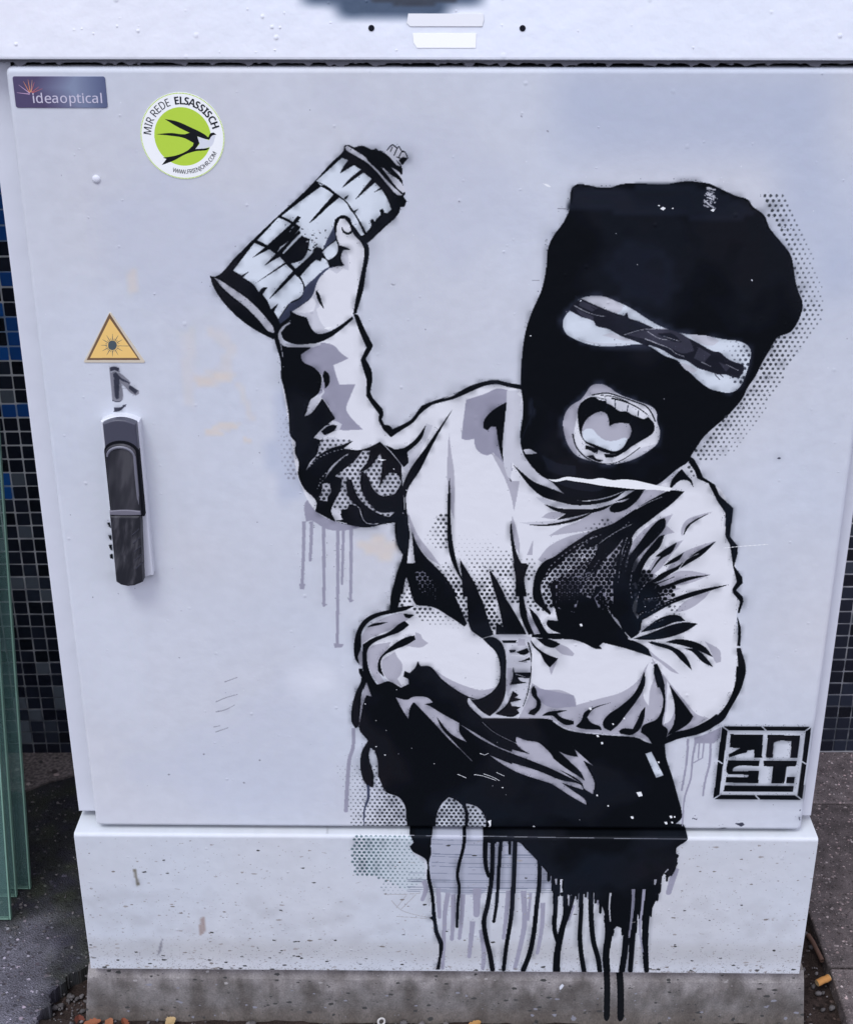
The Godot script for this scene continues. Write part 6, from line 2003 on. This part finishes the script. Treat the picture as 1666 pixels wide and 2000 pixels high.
func plinth_paint(p: Paint) -> void:
	p.dots("V", 0.66, 0.2, [3817,621,4330,1184], [3631,245,4431,238,4414,496,4559,675,4591,977,4330,1205,4035,1228,3971,1105,4039,942,3649,904,3621,703])
	p.fill("U", [3791,263,4431,258,4414,496,4559,675,4575,978,4330,1143,4103,982,3828,862])
	p.dots("V", 0.66, 0.3, [3832,661,4591,775], [3679,264,4431,258,4414,496,4559,675,4591,977,4330,1143,4038,982,3715,863])
	p.fill("M", [4649,217,5329,211,5372,568,5398,1093,5327,1206,5228,1207,5081,1202,4853,1180,4722,1099,4656,977])
	p.fill("M", [5391,250,6030,245,6281,560,6319,1105,5423,1123])
	p.stroke("X", 8, 8, [4663,305,5008,318,6066,318])
	p.stroke("X", 8, 8, [4663,375,5008,388,6087,387])
	p.stroke("X", 13, 13, [4664,534,5010,547,6136,545])
	p.stroke("X", 8, 8, [4664,574,5010,587,6147,585])
	p.stroke("X", 8, 8, [4664,674,5011,687,6178,685])
	p.stroke("X", 8, 8, [4664,734,5012,747,6196,745])
	p.stroke("X", 8, 8, [4340,848,5013,858,6230,856])
	p.stroke("X", 13, 13, [4339,959,5014,970,6264,967])
	p.stroke("X", 13, 13, [4339,990,5014,1000,6274,997])
	p.stroke("X", 13, 13, [4338,1082,5015,1092,6302,1089])
	p.stroke("X", 8, 8, [4338,1123,5015,1133,6313,1130])
	p.stroke("X", 8, 8, [4338,1153,5016,1164,6322,1160])
	p.stroke("d2", 7, 3, [4132,1310,4262,1474,4641,1596])
	p.stroke("d2", 7, 3, [4262,1453,4460,1204])
	p.stroke("d2", 7, 3, [4197,1433,4329,1225])
	p.stroke("d2", 7, 3, [4195,1579,4674,1617])
	p.stroke("d2", 7, 3, [4052,1207,4330,1205,4526,1182])
	p.stroke("G", 72, 50, [4559,978,4591,1100,4542,1296])
	p.stroke("G", 66, 46, [4754,1098,4763,1387,4772,1595])
	p.stroke("G", 66, 46, [4885,1179,4846,1490,4832,2016,4818,2479])
	p.stroke("G", 69, 48, [4951,1199,4954,1593,4940,1973])
	p.stroke("G", 66, 46, [5081,1198,5069,1592,5040,1951])
	p.stroke("G", 115, 80, [5268,1094,5266,1548])
	p.stroke("G", 73, 51, [5218,1654,5198,1970,5177,2270])
	p.stroke("G", 66, 46, [5684,1131,5662,1587,5637,1945])
	p.stroke("G", 73, 51, [5336,1800,5377,2225,5364,2474])
	p.stroke("G", 76, 53, [5880,1130,5912,1689,5858,2135,5801,2470])
	p.stroke("G", 66, 46, [6146,1333,6150,1687,6101,2197])
	p.stroke("G", 43, 30, [5978,1170,5959,1626])
	p.stroke("G", 43, 30, [6557,1371,6502,1621])
	p.stroke("G", 49, 34, [6863,1265,6883,1347])
	p.stroke("G", 97, 68, [7869,747,7835,949,7802,1154])
	p.fill("K", [4336,102,4703,99,4671,217,4652,414,4659,534,4635,634,4643,875,4692,1181,4726,1595,4760,1847,4824,2038,4795,2317,4779,2495,4726,2496,4759,2317,4766,2060,4704,1848,4674,1638,4637,1600,4674,1575,4653,1222,4604,937,4591,634,4527,575,4414,496,4379,421,4431,357])
	p.stroke("K", 45, 36, [5098,96,5081,411,5020,731,5005,893,5031,1076,5014,1384,5008,1750])
	p.stroke("K", 68, 48, [5372,93,5364,528,5384,768,5419,899])
	p.stroke("K", 56, 66, [5455,250,5459,868,5411,1381,5367,1652,5396,1905,5460,2225,5499,2495])
	p.stroke("K", 49, 39, [5567,249,5549,767,5529,1380,5499,1661])
	p.stroke("K", 59, 53, [5750,247,5748,967,5728,1586,5675,2115,5650,2493])
	p.stroke("K", 42, 32, [5678,248,5685,525])
	p.fill("K", [5387,93,7975,72,7982,284,7853,418,7878,606,7849,808,7783,893,7699,809,7685,1073,7620,1361,7537,1595,7488,1595,7436,1550,7398,1467,7343,1781,7285,1782,7150,1720,7074,1836,6995,1595,6953,1429,6811,1142,6710,1147,6549,1189,6415,1190,6341,881,6244,882,6126,742,6008,582,5891,444,5808,345,5392,349])
	p.stroke("K", 49, 72, [6071,562,6088,964,6066,1375,6037,1899,5993,2219,5918,2495])
	p.stroke("K", 66, 56, [6283,841,6315,1373,6319,1791,6372,2002])
	p.stroke("K", 60, 99, [6433,1145,6453,1538,6418,1790,6369,2216,6372,2512])
	p.stroke("K", 56, 43, [6555,1144,6483,1558,6412,1832])
	p.stroke("K", 56, 66, [6645,1143,6662,1578,6663,1893,6697,2213,6749,2508])
	p.stroke("K", 66, 66, [6774,1122,6800,1576,6853,1997,6932,2297,6963,2506])
	p.stroke("K", 100, 93, [7016,1533,7049,1847,7031,2210,7060,2505])
	p.stroke("K", 83, 83, [7291,1739,7281,2207,7261,2503])
	p.stroke("K", 99, 60, [7357,1467,7372,1993,7378,2502])
	p.stroke("K", 99, 66, [7529,1466,7547,1991,7600,2500])
	p.stroke("K", 49, 34, [6210,822,6210,963])
	p.stroke("K", 36, 25, [6260,862,6265,1126])
	p.stroke("K", 49, 34, [6341,881,6349,1207])
	p.stroke("K", 36, 25, [6498,1145,6501,1330])
	p.stroke("K", 29, 21, [6597,1164,6597,1267])
	p.stroke("K", 39, 27, [6709,1122,6709,1225])
	p.stroke("K", 39, 27, [6839,1121,6845,1327])
	p.stroke("K", 49, 34, [6912,1264,6919,1492])
	p.stroke("K", 33, 23, [7104,1783,7104,1878])
	p.stroke("K", 43, 30, [7235,1761,7236,1867])
	p.stroke("K", 30, 21, [7396,1446,7415,1823])
	p.stroke("K", 36, 25, [7451,1529,7459,1738])
	p.stroke("K", 33, 23, [7587,1361,7595,1548])
	p.stroke("K", 42, 30, [7650,1073,7659,1278])
	p.stroke("K", 29, 20, [7686,1012,7689,1134])
	p.stroke("K", 39, 27, [7765,869,7766,950])
	p.fill("K", [6185,852,6217,836,6240,868,6222,908,6193,897])
	p.fill("K", [6367,1166,6399,1150,6423,1182,6405,1223,6375,1211])
	p.fill("K", [6555,1165,6586,1148,6611,1180,6593,1222,6563,1210])
	p.fill("K", [6659,1127,6691,1110,6715,1143,6697,1184,6667,1172])
	p.fill("K", [6835,1224,6866,1207,6891,1240,6873,1281,6843,1269])
	p.fill("K", [6969,1617,7001,1600,7026,1633,7009,1675,6978,1663])
	p.fill("K", [7355,1467,7387,1450,7412,1483,7395,1525,7365,1513])
	p.fill("K", [7460,1570,7492,1553,7517,1586,7500,1628,7470,1616])
	p.fill("K", [7524,1549,7556,1532,7581,1565,7564,1607,7534,1595])
	p.fill("K", [7643,1114,7674,1097,7699,1130,7682,1171,7652,1159])
	p.fill("K", [7663,819,7694,803,7719,835,7702,875,7672,864])
	p.fill("K", [7784,818,7815,802,7840,834,7824,874,7794,863])
	p.fill("K", [7836,647,7867,631,7892,662,7875,703,7846,691])
	p.fill("K", [7840,527,7871,511,7896,542,7879,582,7850,571])
	p.stroke("G", 49, 25, [7334,1096,7346,1364,7326,1908])
	p.stroke("G", 43, 21, [7475,1095,7473,1362,7464,1780,7528,2162])
	p.stroke("W", 29, 15, [7037,1160,7032,1366,7059,1637])
	p.stroke("L", 36, 18, [6376,942,6375,1105])
	p.stroke("L", 32, 16, [6303,932,6311,1024])
	p.stroke("L", 36, 18, [6485,1206,6492,1371])
	p.stroke("L", 42, 21, [7615,931,7613,1012])
	p.stroke("L", 26, 13, [7773,758,7729,819])
	p.fill("K", [5498,92,5504,368,5392,349,5387,93])
	p.fill("M", [4703,99,4671,236,5330,251,5327,94])
	p.stroke("K", 45, 45, [5098,96,5091,292])
	p.stroke("L", 8, 8, [4335,235,4751,240,5359,239,5709,248,6828,262,7980,268])  # worn paint along the ledge bend, its highlight painted in

func base_paint(p: Paint) -> void:
	p.stroke("K", 85, 85, [7199,20,7219,262,7241,798])
	p.stroke("K", 92, 92, [7375,18,7402,260,7433,796])

func sticker_paint(p: Paint) -> void:
	p.fill("K", [266,268,390,292,539,356,669,423,709,455,731,416,767,404,796,427,749,438,723,478,666,469,553,424,386,343])
	p.fill("K", [164,424,323,411,457,424,535,409,600,450,619,503,579,560,536,560,551,512,454,462,302,437])
	p.fill("K", [545,541,596,533,566,575,698,565,718,560,698,579,561,598,452,632,331,694,200,742,254,679,218,665,364,640,484,589])
	p.fill("wh", [594,446,715,484,745,442,788,434,739,541,679,565,566,575,614,522])

func warning_paint(p: Paint) -> void:
	p.fill("wb", [338,19,632,558,32,560])
	p.fill("wy", [336,79,603,533,73,535])
	p.fill("wg", [290,387,300,351,329,333,356,333,379,351,386,387,372,422,347,440,319,441,293,423])
	p.stroke("wg", 5, 5, [385,392,543,395])
	p.stroke("wg", 8, 1, [393,402,415,408])
	p.stroke("wg", 11, 1, [385,417,444,453])
	p.stroke("wg", 8, 1, [375,430,390,446])
	p.stroke("wg", 11, 1, [362,439,392,502])
	p.stroke("wg", 8, 1, [347,445,352,468])
	p.stroke("wg", 11, 1, [332,448,325,520])
	p.stroke("wg", 8, 1, [317,446,308,468])
	p.stroke("wg", 11, 1, [303,439,262,502])
	p.stroke("wg", 8, 1, [292,430,274,446])
	p.stroke("wg", 11, 1, [284,417,218,454])
	p.stroke("wg", 8, 1, [279,402,256,409])
	p.stroke("wg", 11, 1, [279,387,208,387])
	p.stroke("wg", 8, 1, [282,371,260,365])
	p.stroke("wg", 11, 1, [290,356,231,320])
	p.stroke("wg", 8, 1, [300,344,285,327])
	p.stroke("wg", 11, 1, [313,334,283,272])
	p.stroke("wg", 8, 1, [328,328,323,306])
	p.stroke("wg", 11, 1, [343,326,350,254])
	p.stroke("wg", 8, 1, [358,328,367,306])
	p.stroke("wg", 11, 1, [371,334,413,271])
	p.stroke("wg", 8, 1, [383,343,401,327])
	p.stroke("wg", 11, 1, [391,356,456,320])
	p.stroke("wg", 8, 1, [395,371,419,365])

func plate_paint(p: Paint) -> void:
	p.stroke("po", 10, 2, [162,168,109,48])
	p.stroke("po", 10, 2, [168,158,159,30])
	p.stroke("pr", 10, 2, [176,158,222,57])
	p.stroke("pr", 10, 2, [184,158,264,103])
	p.stroke("pl", 10, 2, [162,168,57,85])
	p.stroke("pl", 10, 2, [160,177,28,162])
	p.stroke("py", 10, 2, [176,158,202,33])
	p.stroke("pr", 10, 2, [187,164,300,121])
